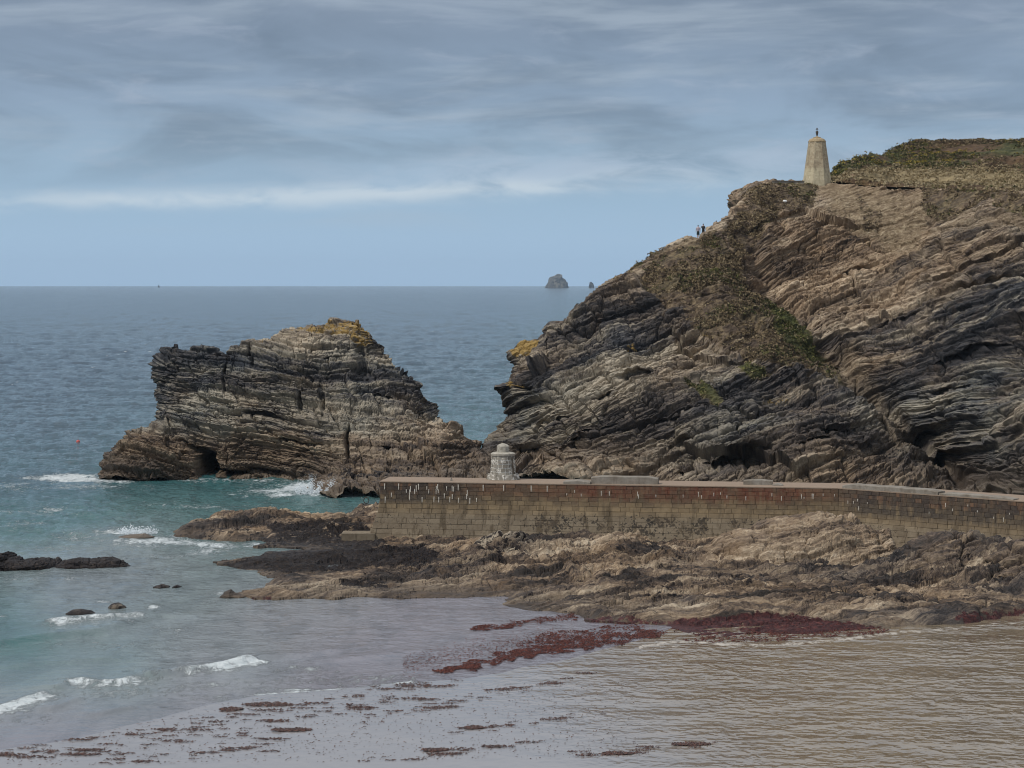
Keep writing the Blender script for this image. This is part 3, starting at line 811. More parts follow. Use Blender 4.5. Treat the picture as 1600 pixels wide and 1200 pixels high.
# ------------------------------------------------------------------ free-standing rocks
def pillow_rock(name, outline, Y, thick, label, cat='rock', nu=160, seed=1, dip=0.05, amp=1.0, warm=0.4, weed=0.0, wet=0.6, scales=None, group=None, zrise=0.25):
    """closed boulder from a crown line: heights over a strip of ground. outline = [(px, height_m, halfdepth_m)]"""
    o_ = np.asarray(outline, float)
    nv = max(24, nu // 3)
    t = np.linspace(0, 1, nu)
    pxs = np.interp(t, np.linspace(0, 1, len(o_)), o_[:, 0]); hh = np.interp(t, np.linspace(0, 1, len(o_)), o_[:, 1]); dp = np.interp(t, np.linspace(0, 1, len(o_)), o_[:, 2])
    th = np.linspace(-0.35, math.pi + 0.35, nv)[:, None]
    x = ((pxs - 800) / F * Y)[None] + 0 * th
    y = Y - np.cos(th) * dp[None]
    z = np.sign(np.sin(th)) * np.abs(np.sin(th)) ** 0.8 * hh[None]
    z = np.where(z < 0, z - 0.3, z)
    Pt = np.stack([x, y, z], -1)
    n = grid_normals(Pt)
    c = Pt.mean((0, 1))
    if ((Pt - c) * n).sum() < 0:
        n = -n
    d, d2, s, a = strata(Pt, dip, seed, scales or [(0.9, 0.35), (0.35, 0.18)], warp=(0.5, 0.4, 0.08))
    d = (d + d2 + 0.35 * fbm(x / 1.5, y / 1.5, z / 1, seed + 5, 3)) * amp
    Pt = Pt + n * d[..., None]
    at = rattrs(d.shape, bed=bedtone(s, a, y, seed + 9), bedco=s, warm=np.full(d.shape, warm), weed=np.full(d.shape, weed), wet=np.full(d.shape, wet))
    ob = link(name, grid_mesh(name, Pt, at), M_ROCK)
    tag(ob, label, cat, group)
    return ob


def gY(py, z=0.0):
    return (H - z) * F / (py - YE)


pillow_rock('sea_rock', [(-60, .2, 3), (-20, .8, 3.5), (0, .95, 3.5), (8, 1.1, 3), (14, .6, 3), (30, .45, 2.6), (50, .6, 2.6), (72, .45, 2.4), (90, .12, 1.6), (110, .35, 1.8), (140, .45, 1.8), (165, .5, 1.8), (185, .38, 1.5), (203, .0, .3)], gY(884), 4,
            'long black weed covered reef breaking the water at the left edge', seed=301, warm=.4, weed=.85, amp=.38, nu=300, scales=[(0.8, 0.5), (0.35, 0.3), (0.18, 0.2)])
pillow_rock('sea_rock', [(104, .0, .2), (112, .16, .8), (125, .24, 1), (140, .14, .8), (148, 0, .2)], gY(958), 1, 'small green brown rock awash near the left edge of the bay', seed=311, amp=.12, weed=.6, warm=.4, nu=60)
pillow_rock('sea_rock', [(170, .0, .2), (176, .2, .7), (184, .28, .8), (190, .14, .6), (196, 0, .2)], gY(949), 1, 'small rounded dark rock just right of the green brown one', seed=313, amp=.14, weed=.5, warm=.4, nu=50)
pillow_rock('sea_rock', [(184, .0, .3), (198, .14, 1.2), (222, .2, 1.4), (240, .0, .3)], gY(839), 1, 'low flat rock washed by foam off the tip of the reef', seed=317, amp=.16, weed=.3, warm=.5, nu=70, wet=.9)
pillow_rock('sea_rock', [(240, .0, .2), (252, .2, .6), (264, 0, .2)], gY(917), 1, 'flat green weedy rock barely above the water', seed=319, amp=.2, weed=.6, warm=.3, nu=40)
pillow_rock('sea_rock', [(270, .0, .2), (276, .14, .5), (283, 0, .2)], gY(917), 1, 'tiny dark rock tip beside the flat green one', seed=321, amp=.15, weed=.9, warm=.3, nu=30)
pillow_rock('sea_rock', [(345, .0, .3), (352, .3, .8), (360, .42, .9), (366, .2, .7), (376, .08, .7), (385, 0, .2)], gY(932), 1, 'brown boulder standing just off the lower rock shelf', seed=323, amp=.22, weed=.3, warm=.7, nu=60)


def far_island(name, prof, pybase, label):
    Y = gY(pybase)
    p = np.asarray(prof, float)
    px = np.linspace(p[0, 0], p[-1, 0], 90)
    top = np.interp(px, p[:, 0], p[:, 1])
    hh = (pybase - top) / F * Y
    xc = (px - 800) / F * Y
    wid = (p[-1, 0] - p[0, 0]) / F * Y * 0.38
    nv = 40
    s = np.linspace(-1, 1, nv)[:, None]
    env = np.sqrt(np.clip(1 - np.linspace(-1, 1, 90) ** 2, 0.02, 1))
    y = Y + wid + s * wid * env[None]
    z = hh[None] * (1 - np.abs(s) ** 2.6)
    x = xc[None] + 0 * s
    n = fbm(x / 9, y / 9, z / 5, 401, 4, 0.6)
    Pt = np.stack([x + 1.5 * n, y + 3 * n, z + 2.0 * n * (hh[None] > 6) - 0.5], -1)
    at = rattrs(n.shape, bed=0.5 + 0.4 * n, bedco=z / 3, warm=np.full(n.shape, .0), wet=np.full(n.shape, .0))
    tag(link(name, grid_mesh(name, Pt, at), M_ROCK), label, 'island')


far_island('rock_island', [(851, 449.8), (853, 446), (856.5, 441), (858, 434), (862, 432), (867, 430.5), (870, 428.2), (874, 428), (878, 429.5), (879.5, 434.5), (884, 437), (887, 443), (889, 449.8)], 450, 'larger steep sided rocky islet on the horizon')
far_island('rock_island', [(919.8, 449.9), (920.8, 445), (921.5, 441), (924, 440), (926.5, 441.5), (928, 446), (928.6, 449.9)], 450, 'small narrow rock pinnacle on the horizon right of the islet')

# ------------------------------------------------------------------ rock shelf in front of the harbour wall
TOPZ = 5.1


def at_top(px, py, z=TOPZ):
    q = G(px, py, z); return np.array([q[0], q[1]])


A_ = at_top(594, 751.5); B_ = at_top(1310, 762.0); C_ = at_top(1583, 781.5)
C2 = C_ + (C_ - B_) / np.linalg.norm(C_ - B_) * 24

SHORE = [  # water line of the shelf (photo pixels on the level z = 0)
    (250, 834), (290, 822), (330, 815), (380, 811), (440, 808), (520, 815), (555, 805), (590, 806), (620, 800), (900, 800), (1300, 800), (1900, 830), (1900, 985), (1600, 974), (1500, 981), (1400, 990), (1380, 997),
    (1300, 1002), (1180, 1005), (1080, 1000), (1020, 985), (950, 983), (880, 968), (800, 950), (755, 935), (690, 934), (620, 938), (560, 934), (500, 934), (450, 938), (400, 938), (340, 931), (290, 938), (262, 938),
    (345, 928), (352, 921), (420, 908), (396, 898), (380, 890), (330, 887), (275, 884), (282, 880), (330, 880), (400, 862), (435, 858), (462, 856.5), (455, 854.5), (420, 854.5), (372, 853), (385, 847), (330, 843), (265, 837)]


def build_shelf():
    pys = np.concatenate([np.linspace(778, 1012, 470)])
    pxs = np.concatenate([np.linspace(225, 1640, 930), np.linspace(1642, 2100, 60)])
    g0 = G(pxs[None, :] + 0 * pys[:, None], pys[:, None] + 0 * pxs[None, :], 0.0)
    X, Y = g0[..., 0], g0[..., 1]
    PX = pxs[None, :] + 0 * X; PY = pys[:, None] + 0 * X
    sh = G(np.array([p[0] for p in SHORE]), np.array([p[1] for p in SHORE]))
    wob = 1.0 * fbm(X / 4, Y / 4, 0, 501, 3)
    wob2 = 1.0 * fbm(X / 4, Y / 4, 3, 505, 3)
    sd_ = sdpoly(X + wob * 0.8, Y + wob2 * 2.0, sh)
    # general height of the shelf: (pixel, pixel, level)
    Z = [(260, 836, .3), (330, 812, 1.0), (430, 803, 1.25), (520, 810, .9), (575, 797, 1.6), (640, 800, 1.5), (560, 845, .5), (450, 850, .2), (480, 855, .2), (515, 856, .3), (640, 850, .4), (400, 880, .35), (500, 880, .5), (600, 870, .7),
         (700, 850, 1.1), (640, 845, .6), (740, 848, 1.5), (800, 843, 1.8), (830, 850, 1.4), (860, 850, 1.1), (900, 845, 1.6), (980, 848, 1.6), (1060, 857, 1.3), (1090, 860, 1.2), (1110, 865, 1.0), (1130, 862, 1.4),
         (1160, 880, .9), (1240, 880, 1.0), (1360, 880, 1.0), (1410, 862, 1.4), (1440, 850, 2.3), (1480, 842, 2.5), (1530, 856, 1.8), (1560, 860, 1.8), (1600, 850, 2.6), (1660, 850, 2.8), (1800, 850, 3.0),
         (1500, 900, 1.3), (1600, 900, 1.6), (1300, 920, .8), (1100, 920, .8), (1000, 900, 1.0), (850, 900, .8), (700, 900, .6), (600, 910, .5), (500, 915, .3), (400, 925, .2),
         (800, 940, .25), (900, 950, .4), (1000, 965, .3), (1100, 975, .25), (1200, 985, .2), (1300, 980, .3), (1400, 960, .6), (1500, 950, .8), (1600, 950, .7), (1350, 990, .1),
         (700, 790, 1.2), (900, 790, 1.2), (1100, 790, 1.2), (1300, 800, 1.2), (1500, 815, 1.0), (1700, 830, 1.2)]
    c = []
    for a_, b_, z_ in Z:
        q = G(a_, b_, z_); c.append((q[0], q[1], z_))
    h0 = rbf(c, X, Y, 1.2)
    yw = np.interp(X, [A_[0], B_[0], C_[0], C2[0]], [A_[1], B_[1], C_[1], C2[1]])
    h0 = h0 - 0.45 * np.exp(-((yw - Y - 4) / 6.0) ** 2) * (h0 > .5)
    # big pale slab leaning on the wall
    q = G(1245, 815, 3.0)
    dip = 0.0
    cov = sst(sd_, -0.2, 2.2)
    Pt = np.stack([X, Y, h0], -1)
    # ridged beds running across, gently climbing to the right
    xx, yy = X, Y
    wv = 1.6 * vn(xx / 9, yy / 9, 0, 511) + 0.6 * vn(xx / 3, yy / 3, 0, 512) + 0.15 * vn(xx / .9, yy / .9, 0, 513)
    s = yy * 0.85 - xx * 0.34 + wv
    a = xx * 0.93 + yy * 0.3
    rel = 0
    for i, (L, A) in enumerate([(6.0, 0.75), (2.6, 0.58), (1.2, 0.42), (0.55, 0.25), (0.3, 0.12)]):
        t = s / L + 0.3 * vn(a / (L * 3), yy / L, 0, 520 + i)
        k = np.floor(t); fr = t - k
        jj = a / (L * 2.6) + 9 * h32(k, k * 0, k * 0, 530 + i) + 0.3 * vn(a / L, s / L, 0, 540 + i)
        kj = np.floor(jj); fj = jj - kj
        v = h32(k, kj, k * 0, 550 + i)
        prof = np.minimum(fr / 0.18, 1) * (1 - 0.8 * fr)
        rel = rel + A * (0.9 * (v - 0.5) + 0.8 * (prof - 0.45) - 0.3 * np.exp(-((np.minimum(fj, 1 - fj)) * L * 2.6 / 0.16) ** 2))
    rel = rel + 0.34 * fbm(xx / 2.0, yy / 2.0, 0, 560, 6, 0.6) - .15
    relamp = 0.5 + 0.5 * sst(sd_, 0, 8)
    z = (h0 + rel * relamp * np.clip(0.45 + h0 * 0.4, 0.35, 1.25)) * cov + (1 - cov) * (-0.9 - 0.02 * np.clip(-sd_, 0, 20))
    z = np.where((cov > 0.5) & (sd_ > 1.2), np.maximum(z, np.where(h0 > 0.05, 0.04 + 0.1 * (rel > 0), -1)), z)
    PXs, PYs = to_px(X, Y, z)
    WX = fbm(X / 3, Y / 3, 7, 590, 3) * 8

    def pm(poly, soft=7):
        return sst(sdpoly(PXs + WX, PYs + WX * 0.4, poly), -soft, soft)
    weed = np.maximum.reduce([pm([(400, 815), (560, 812), (595, 830), (600, 850), (560, 858), (370, 853), (390, 845), (430, 835)]) * 0.74,
                              pm([(320, 886), (400, 866), (500, 856), (650, 850), (690, 862), (670, 880), (560, 885), (480, 895), (380, 892)]) * 0.95,
                              pm([(530, 905), (570, 900), (610, 905), (600, 918), (540, 918)]) * 0.8,
                              pm([(745, 848), (800, 838), (838, 845), (830, 868), (780, 870), (760, 860)]) * 0.5,
                              pm([(990, 905), (1060, 895), (1080, 930), (1010, 950)]) * 0.45,
                              pm([(600, 880), (680, 870), (690, 900), (640, 915)]) * 0.42, 0.32 * sst(-z, -0.5, -0.1), 0.27 + 0.20 * fbm(X / 4, Y / 4, 4, 597, 3)])
    red = np.maximum.reduce([pm([(1010, 975), (1100, 965), (1180, 955), (1300, 965), (1400, 985), (1390, 1010), (1200, 1015), (1050, 1005)], 8) * 0.78,
                             pm([(860, 965), (1000, 962), (1060, 975), (1080, 1010), (950, 1000)], 8) * 0.6,
                             pm([(1470, 962), (1600, 948), (1640, 975), (1520, 980)], 6) * 0.6, pm([(260, 932), (430, 930), (420, 945), (260, 945)]) * 0.6])
    warm = np.clip(0.78 + 0.25 * fbm(X / 6, Y / 6, 2, 595, 3) - 0.2 * sst(X, 20, 34) * 0.8, 0, 1)
    bed = 0.33 + 0.25 * vn(s / 3.5, a / 9, 0, 600) + 0.35 * vn(s / 1.1, a / 7, 0, 601) + 0.35 * vn(s / 0.35, a / 3, 0, 602) + .12 * sst(h0, .5, 2)
    at = rattrs(z.shape, bed=bed, bedco=s, warm=warm, wet=np.clip(sst(-z, -0.55, -0.1), 0, 1) * 0.8, weed=weed, red=red)
    keep = z > -0.88
    me = grid_mesh('rock_shelf', np.stack([X, Y, z], -1), at, keep=keep, flip=True)
    tag(link('rock_shelf', me, M_ROCK), 'brown ledged rock shelf below the harbour wall, weed covered at its edges', kind='structure')
    return X, Y, z


SHX, SHY, SHZ = build_shelf()


def shelf_z(x, y):
    d = (SHX - x) ** 2 + (SHY - y) ** 2
    return float(SHZ.ravel()[d.argmin()])


def boulder(name, pts, Yc, depth, label, seed, dip, nu=240, warm=.85, weed=0.0, amp=1.0, bottom=0.0, bri=0.0):
    """rock mass given by its crown line (px, py) at distance Yc, falling to the shelf in front and behind"""
    p = np.asarray(pts, float)
    t = np.linspace(0, 1, nu)
    px = np.interp(t, np.linspace(0, 1, len(p)), p[:, 0]); py = np.interp(t, np.linspace(0, 1, len(p)), p[:, 1])
    top = H - (py - YE) / F * Yc
    x = (px - 800) / F * Yc
    nv = nu // 2
    s_ = np.linspace(-1, 1, nv)[:, None]
    env = np.clip(1 - (2 * t - 1) ** 4, 0.05, 1) ** 0.5
    y = Yc + s_ * depth * env[None] + 0.15 * depth
    z = bottom + (top - bottom)[None] * np.clip(1 - np.abs(s_) ** 1.7, 0, 1) ** 0.75
    X = x[None] + 0 * s_ + (x - x.mean())[None] * -0.06 * np.abs(s_)
    Pt = np.stack([X, y, z], -1)
    n = grid_normals(Pt)
    if n[..., 2].mean() < 0: n = -n
    n = n * .7 + np.array([0, -.2, .4]); n /= np.linalg.norm(n, axis=-1, keepdims=True)
    d, d2, s, a = strata(Pt - Pt.mean((0, 1)), dip, seed, [(2.2, .55), (.9, .38), (.4, .2), (.2, .1)], warp=(0.5, 0.35, 0.08), pitch=0.25)
    d = (d + d2 * .8 + .35 * fbm(X / 2.5, y / 2.5, z / 2, seed + 3, 4)) * amp
    Pt = Pt + n * d[..., None]
    at = rattrs(d.shape, bed=np.clip(bedtone(s, a, y, seed + 5) * .7 + .2 + bri, 0, 1), bedco=s, warm=np.full(d.shape, warm), weed=np.full(d.shape, weed))
    tag(link(name, grid_mesh(name, Pt, at), M_ROCK), label, 'rock')


boulder('slab_rock', [(1100, 866), (1120, 850), (1150, 836), (1200, 822), (1250, 813), (1310, 809), (1360, 818), (1388, 835), (1398, 862)], 168, 7.5, 'broad pale tan slab of rock leaning against the middle of the harbour wall', 701, 0.22, 300, bottom=0.4, bri=.06)
boulder('shelf_boulder', [(738, 862), (760, 850), (780, 840), (805, 838), (830, 843), (840, 858)], 172, 3.5, 'dark weed topped hump of rock against the wall below the stone hut', 711, 0.45, 160, weed=.5, bottom=0.6, warm=.5)
boulder('shelf_boulder', [(1410, 872), (1435, 856), (1460, 845), (1500, 840), (1530, 850), (1560, 868)], 160, 4.5, 'ribbed grey brown hump of rock near the right end of the wall', 721, 0.3, 180, bottom=0.8, warm=.75, bri=.12)
boulder('shelf_boulder', [(870, 860), (900, 850), (950, 843), (990, 846), (1010, 858)], 172, 3.5, 'low tan rock mound before the centre of the wall', 731, 0.15, 160, bottom=0.7, bri=.05)
boulder('shelf_boulder', [(1540, 875), (1570, 856), (1610, 846), (1660, 840), (1720, 850)], 156, 5, 'rounded rock mass cut off by the right edge below the wall', 741, 0.3, 180, bottom=1.0, warm=.75, bri=.1)

# ------------------------------------------------------------------ sand and sea
WL = [(-900, 1330), (-300, 1230), (0, 1172), (130, 1150), (250, 1122), (330, 1100), (410, 1086), (520, 1078), (640, 1066), (730, 1060), (800, 1046), (900, 1026), (1000, 1000), (1060, 975), (1200, 955), (1400, 945), (1650, 935), (2400, 900)]


def sand_height(X, Y):
    wl = G(np.array([p[0] for p in WL]), np.array([p[1] for p in WL]))
    d, _ = dline(X, Y, wl)
    # positive on the camera side
    ywl = np.interp(X, wl[:, 0], wl[:, 1])
    sgn = np.where(Y < ywl, 1.0, -1.0)
    return np.clip(sgn * d / 55.0, -1.6, 1.2), sgn * d


def build_sand():
    pys = np.concatenate([np.linspace(845, 1230, 300), np.linspace(1250, 3000, 25)])
    pxs = np.concatenate([np.linspace(-3500, -60, 20), np.linspace(-40, 1640, 400), np.linspace(1660, 5000, 20)])
    g0 = G(pxs[None, :] + 0 * pys[:, None], pys[:, None] + 0 * pxs[None, :])
    X, Y = g0[..., 0], g0[..., 1]
    h, d = sand_height(X, Y)
    rip = sst(X, -6, 14)
    h = h + 0.006 * fbm(X / 3.0, Y / 3.0, 0, 801, 3) * (d > 0)
    m, g, b = principled('wet sand')
    p = g.pos(); x, y, z = g.sep(p)
    n1 = g.noise(p, 0.25, 5.0, 0.6)
    n2 = g.noise(g.comb(x, g.m('MULTIPLY', y, 0.5), z), 6.0, 4.0, 0.6)
    c = g.ramp(g.m('ADD', g.m('MULTIPLY', n1, 0.7), g.m('MULTIPLY', n2, 0.3)), [(0.3, (0.140, 0.108, 0.070)), (0.7, (0.225, 0.180, 0.122))])
    # pale sky reflection on the wet left part, painted into the sand colour
    sky_sheen = g.attr('left')
    c = g.mix(g.m('MULTIPLY', sky_sheen, 0.8), c, (0.255, 0.252, 0.262))
    fo = g.attr('foam')
    ff = g.ss(g.m('ADD', fo, g.m('MULTIPLY', g.m('SUBTRACT', g.noise(g.comb(x, g.m('MULTIPLY', y, 0.6), z), 1.6, 7.0, 0.75), 0.5), 2.2)), 0.4, 0.85)
    c = g.mix(g.m('MULTIPLY', ff, 0.8), c, (0.50, 0.46, 0.40))
    g.put(b.inputs['Base Color'], c)
    g.put(b.inputs['Roughness'], g.m('ADD', 0.10, g.m('MULTIPLY', ff, 0.5)))
    b.inputs['IOR'].default_value = 1.45
    b.inputs['Specular IOR Level'].default_value = 0.75
    # ripples of the draining water film, long across the view
    sk = g.m('ADD', g.m('MULTIPLY', x, 0.10), y)
    r1 = g.noise(g.comb(g.m('MULTIPLY', x, 1.0), g.m('MULTIPLY', sk, 0.75), 0.0), 1.0, 1.5, 0.5, 0.4)
    r2 = g.noise(g.comb(g.m('MULTIPLY', x, 2.4), g.m('MULTIPLY', sk, 1.7), 4.0), 1.0, 1.5, 0.5, 0.3)
    r0 = g.ss(g.noise(g.comb(g.m('MULTIPLY', x, 0.12), g.m('MULTIPLY', sk, 0.22), 9.0), 1.0, 4.0, 0.6), 0.35, 0.65)
    hh = g.m('ADD', g.m('MULTIPLY', r1, 1.0), g.m('MULTIPLY', r2, 0.45))
    hh = g.m('MULTIPLY', hh, g.m('ADD', 0.12, g.m('MULTIPLY', g.attr('rip'), g.m('ADD', 0.35, g.m('MULTIPLY', r0, 0.9)))))
    bump(g, b, hh, 0.125, 1.0)
    PXs, PYs = to_px(X, Y, 0)
    foam = np.zeros_like(X)
    for ln, w, a_ in (([(1000, 1012), (1060, 1003), (1160, 1012), (1250, 1010), (1330, 1003), (1400, 994)], 4.5, 0.62), ([(1400, 994), (1460, 990), (1520, 984), (1620, 976)], 5, 0.5), ([(960, 1022), (1060, 1010)], 7, 0.4)):
        dd, _ = dline(PXs, PYs, ln)
        foam = np.maximum(foam, a_ * np.exp(-(dd / w) ** 2))
    ripa = sst(PXs + (PYs - 1000) * -1.1, 560, 1080)
    sheen_mask = 1 - sst(PXs + (PYs - 1000) * -0.9, 640, 1120)  # where the painted sky reflection lies, fading to the right
    me = grid_mesh('sand', np.stack([X, Y, h], -1), {'rip': ripa, 'left': sheen_mask, 'foam': foam}, smooth=True, flip=True)
    tag(link('sand', me, m), 'wet sandy beach with a thin film of draining water', kind='structure')
    # sea bed and land under everything
    return X, Y, h


build_sand()

CRESTS = [  # breaking and swelling waves: line (photo pixels), height, width, foam
    ([(268, 1053), (300, 1049), (340, 1043), (380, 1034), (400, 1028)], 0.26, 0.7, 0.95),
    ([(112, 1062), (150, 1068), (190, 1066), (226, 1058)], 0.19, 0.6, 0.75),
    ([(226, 1058), (250, 1056), (268, 1053)], 0.30, 0.9, 0.15),
    ([(-60, 1120), (0, 1108), (40, 1095), (84, 1078)], 0.15, 0.55, 0.62),
    ([(84, 1078), (112, 1064)], 0.2, 0.8, 0.3),
    ([(-80, 1020), (0, 1008), (90, 995), (150, 990), (235, 962)], 0.34, 1.6, 0.0),
    ([(60, 974), (130, 968), (190, 964), (232, 962)], 0.25, 0.9, 0.62),
    ([(70, 1112), (100, 1102), (130, 1090)], 0.16, 0.8, 0.0),
    ([(140, 1120), (175, 1112), (212, 1105)], 0.12, 0.7, 0.0),
    ([(385, 1084), (410, 1078)], 0.14, 0.6, 0.0),
    ([(400, 1030), (470, 1024), (540, 1014)], 0.12, 1.0, 0.1),
    ([(480, 1035), (560, 1028), (640, 1020)], 0.08, 1.0, 0.0),
    ([(0, 1040), (120, 1032), (200, 1028)], 0.10, 1.4, 0.0),
]


def build_sea():
    q = np.linspace(0, 1, 640)
    pys = 447.2 + (1240 - 447.2) * (0.35 * q ** 2 + 0.65 * q)
    pys = np.concatenate([pys, np.linspace(1260, 1700, 8)])
    core = np.linspace(-60, 1120, 560)
    pxs = np.concatenate([-60 - np.geomspace(1, 9000, 40)[::-1], core, np.linspace(1130, 1700, 60), 1700 + np.geomspace(10, 9000, 30)])
    g0 = G(pxs[None, :] + 0 * pys[:, None], pys[:, None] + 0 * pxs[None, :])
    X, Y = g0[..., 0], g0[..., 1]
    PX = pxs[None, :] + 0 * X; PY = pys[:, None] + 0 * X
    _, ds = sand_height(X, Y)
    off = np.clip(-ds, 0, None)                        # distance out from the beach
    calm = sst(off, 0.5, 30) * (0.25 + 0.75 * sst(Y, 150, 200))
    z = calm * (0.15 * fbm(X / 3.2 + .1 * Y, Y / 3.0, 0, 901, 4, 0.65) + 0.16 * fbm(X / 16, Y / 11, 0, 911, 2))
    z += sst(Y, 230, 600) * 0.20 * fbm(X / 9, Y / 9, 3, 915, 4, .7)
    z += 0.012 * fbm(X / 1.6, Y / 0.8, 0, 921, 3) * sst(off, 0.0, 6)
    foam = np.zeros_like(X)
    nz = fbm(X / 1.2, Y / 1.2, 0, 931, 4, 0.6)
    for ln, hh, w, fo in CRESTS:
        wl = G(np.array([p[0] for p in ln]), np.array([p[1] for p in ln]))
        sel = (np.abs(X - wl[:, 0].mean()) < 40) & (np.abs(Y - wl[:, 1].mean()) < 60)
        xs, ys = X[sel], Y[sel]
        d, t = dline(xs, ys, wl)
        yl = np.interp(xs, wl[:, 0], wl[:, 1])
        sg = np.where(ys < yl, -1, 1)                 # -1 in front (shore side)
        ww = np.where(sg < 0, w * 0.45, w * 1.7)
        endf = np.minimum(sst(t, 0, .15), sst(1 - t, 0, .15)) * 0.7 + 0.3
        z[sel] += hh * np.exp(-(d / ww) ** 2) * endf * (1 + 0.25 * nz[sel] * fo)
        fw = np.where(sg < 0, 1.7, 0.5) * (0.6 + hh * 1.6)
        foam[sel] = np.maximum(foam[sel], fo * np.exp(-(d / fw) ** 2) * endf * (0.88 + 0.30 * vn(xs / 1.6, ys / 2.5, 0, 951)))
    # white water against rocks: (pixel centre, radii, strength)
    for cx, cy, rx, ry, a_ in ((110, 746, 70, 6, .85), (420, 766, 60, 9, .5), (150, 760, 70, 6, .4), (300, 836, 60, 5, .45), (130, 838, 60, 6, .42), (60, 905, 90, 5, .3), (250, 868, 70, 5, .3), (330, 1090, 60, 6, .28), (150, 1085, 90, 8, .28), (20, 1125, 60, 8, .3), (175, 750, 40, 4, .55), (470, 762, 45, 11, .72), (445, 772, 40, 6, .6), (540, 773, 55, 5, .8), (500, 768, 30, 8, .8), (430, 750, 50, 6, .38), (195, 832, 45, 7, .72), (250, 845, 95, 8, .66),
                               (330, 850, 45, 6, .82), (215, 845, 35, 5, .7), (395, 850, 20, 4, .6), (90, 855, 60, 6, .32), (330, 858, 60, 8, .35), (45, 897, 60, 4, .25), (345, 893, 25, 3, .3), (390, 912, 30, 3, .4), (345, 926, 30, 4, .45),
                               (237, 948, 12, 4, .6), (160, 940, 12, 2, .55), (5, 962, 14, 2, .5), (120, 975, 60, 5, .42), (200, 975, 30, 3, .3), (70, 798, 80, 12, .30), (20, 760, 60, 10, .32), (320, 790, 120, 10, .28),
                               (560, 748, 60, 5, .2), (480, 742, 40, 3, .4), (300, 748, 160, 3, .35), (700, 660, 60, 4, .1), (715, 680, 40, 3, .2), (250, 985, 60, 8, .26), (230, 1080, 80, 12, .26), (330, 1068, 90, 9, .28), (560, 1062, 120, 10, .34), (470, 1050, 80, 10, .22), (200, 1010, 160, 10, .16), (40, 820, 60, 8, .3), (350, 940, 60, 3, .3), (480, 1078, 90, 3, .45)):
        foam = np.maximum(foam, a_ * np.exp(-(((PX - cx) / rx) ** 2 + ((PY - cy) / ry) ** 2)))
    # foam edge of the last wash
    wl = G(np.array([410, 470, 560, 640]), np.array([1086, 1082, 1076, 1066]))
    d, t = dline(X, Y, wl)
    foam = np.maximum(foam, 0.8 * np.exp(-((d) / 0.5) ** 2) * (PY > 1050))
    foam = np.clip(foam * 1.35, 0, 1)
    # colour by depth of the water
    shal = rbf([(0, 450, 0), (800, 450, 0), (0, 560, .0), (400, 600, .05), (720, 600, .1), (100, 700, .12), (300, 765, .4), (450, 745, .42), (100, 780, .28), (400, 790, .4), (30, 830, .42), (500, 790, .45), (0, 870, .58), (250, 880, .68), (100, 920, .75), (350, 915, .72), (600, 960, .95), (400, 970, .85), (200, 970, .7), (0, 960, .55), (200, 1020, .62), (50, 1040, .55), (400, 1010, .8),
                (100, 1100, .8), (300, 1090, .9), (0, 1140, .92), (500, 1060, 1.0), (650, 1040, 1.0), (800, 1000, 1.0), (700, 950, 1.0), (1100, 1000, 1), (1600, 900, .5), (1200, 1200, 1), (300, 1200, 1), (1600, 700, .1), (1600, 460, 0)], np.clip(PX, -300, 1900), np.clip(PY, 440, 1250), 70)
    shal += 0.07 * fbm(X / 18, Y / 30, 0, 941, 3) * sst(PY, 600, 800)
    m, g, b = principled('sea water')
    p = g.pos(); x, y, zz = g.sep(p)
    sh = g.attr('shal')
    c = g.ramp(sh, [(0.0, (0.018, 0.050, 0.078)), (0.12, (0.026, 0.080, 0.100)), (0.32, (0.036, 0.112, 0.115)), (0.45, (0.060, 0.140, 0.138)), (0.62, (0.165, 0.205, 0.205)), (0.80, (0.190, 0.200, 0.212)), (1.0, (0.190, 0.178, 0.200))])
    wave_shade = g.noise(g.comb(g.m('MULTIPLY', x, 0.45), g.m('MULTIPLY', y, 0.14), 7.0), 1.0, 5.0, 0.72, 0.3)
    c = g.mix(g.m('MULTIPLY', g.ss(wave_shade, 0.45, 0.62), g.ss(y, 190.0, 400.0, 0.25, 0.6)), c, (0.010, 0.024, 0.034))  # dark faces of the chop painted into the water colour, stronger offshore
    patch = g.noise(g.comb(g.m('MULTIPLY', x, 0.02), g.m('MULTIPLY', y, 0.008), 0.0), 1.0, 4.0, 0.6)
    c = g.mix(g.m('MULTIPLY', g.ss(patch, 0.4, 0.7), 0.35), c, (0.020, 0.045, 0.060))
    # foam
    fa = g.noise(g.comb(x, g.m('MULTIPLY', y, 0.6), 0.0), 1.8, 8.0, 0.75, 0.8)
    fb = g.noise(g.comb(g.m('MULTIPLY', x, 0.3), g.m('MULTIPLY', y, 0.2), 5.0), 1.0, 5.0, 0.65)
    fr_ = g.m('ADD', g.attr('foam'), g.m('MULTIPLY', g.m('SUBTRACT', fa, 0.5), 3.0))
    fr_ = g.m('ADD', fr_, g.m('MULTIPLY', g.m('SUBTRACT', fb, 0.5), 1.6))
    ff = g.m('MULTIPLY', g.m('POWER', g.ss(fr_, 0.28, 0.95), 1.2), g.ss(g.attr('foam'), 0.02, 0.15))
    # scattered white caps offshore
    wc = g.noise(g.comb(g.m('MULTIPLY', x, 0.30), g.m('MULTIPLY', y, 0.07), 2.0), 1.0, 3.0, 0.7, 0.3)
    cap = g.m('MULTIPLY', g.ss(wc, 0.675, 0.73), g.ss(y, 260.0, 700.0))
    ff = g.m('MAXIMUM', ff, g.m('MULTIPLY', cap, 0.75))
    c = g.mix(ff, c, g.mix(g.noise(p, 3.0, 4.0, 0.7), (0.30, 0.37, 0.39), (0.84, 0.86, 0.86)))
    g.put(b.inputs['Base Color'], c)
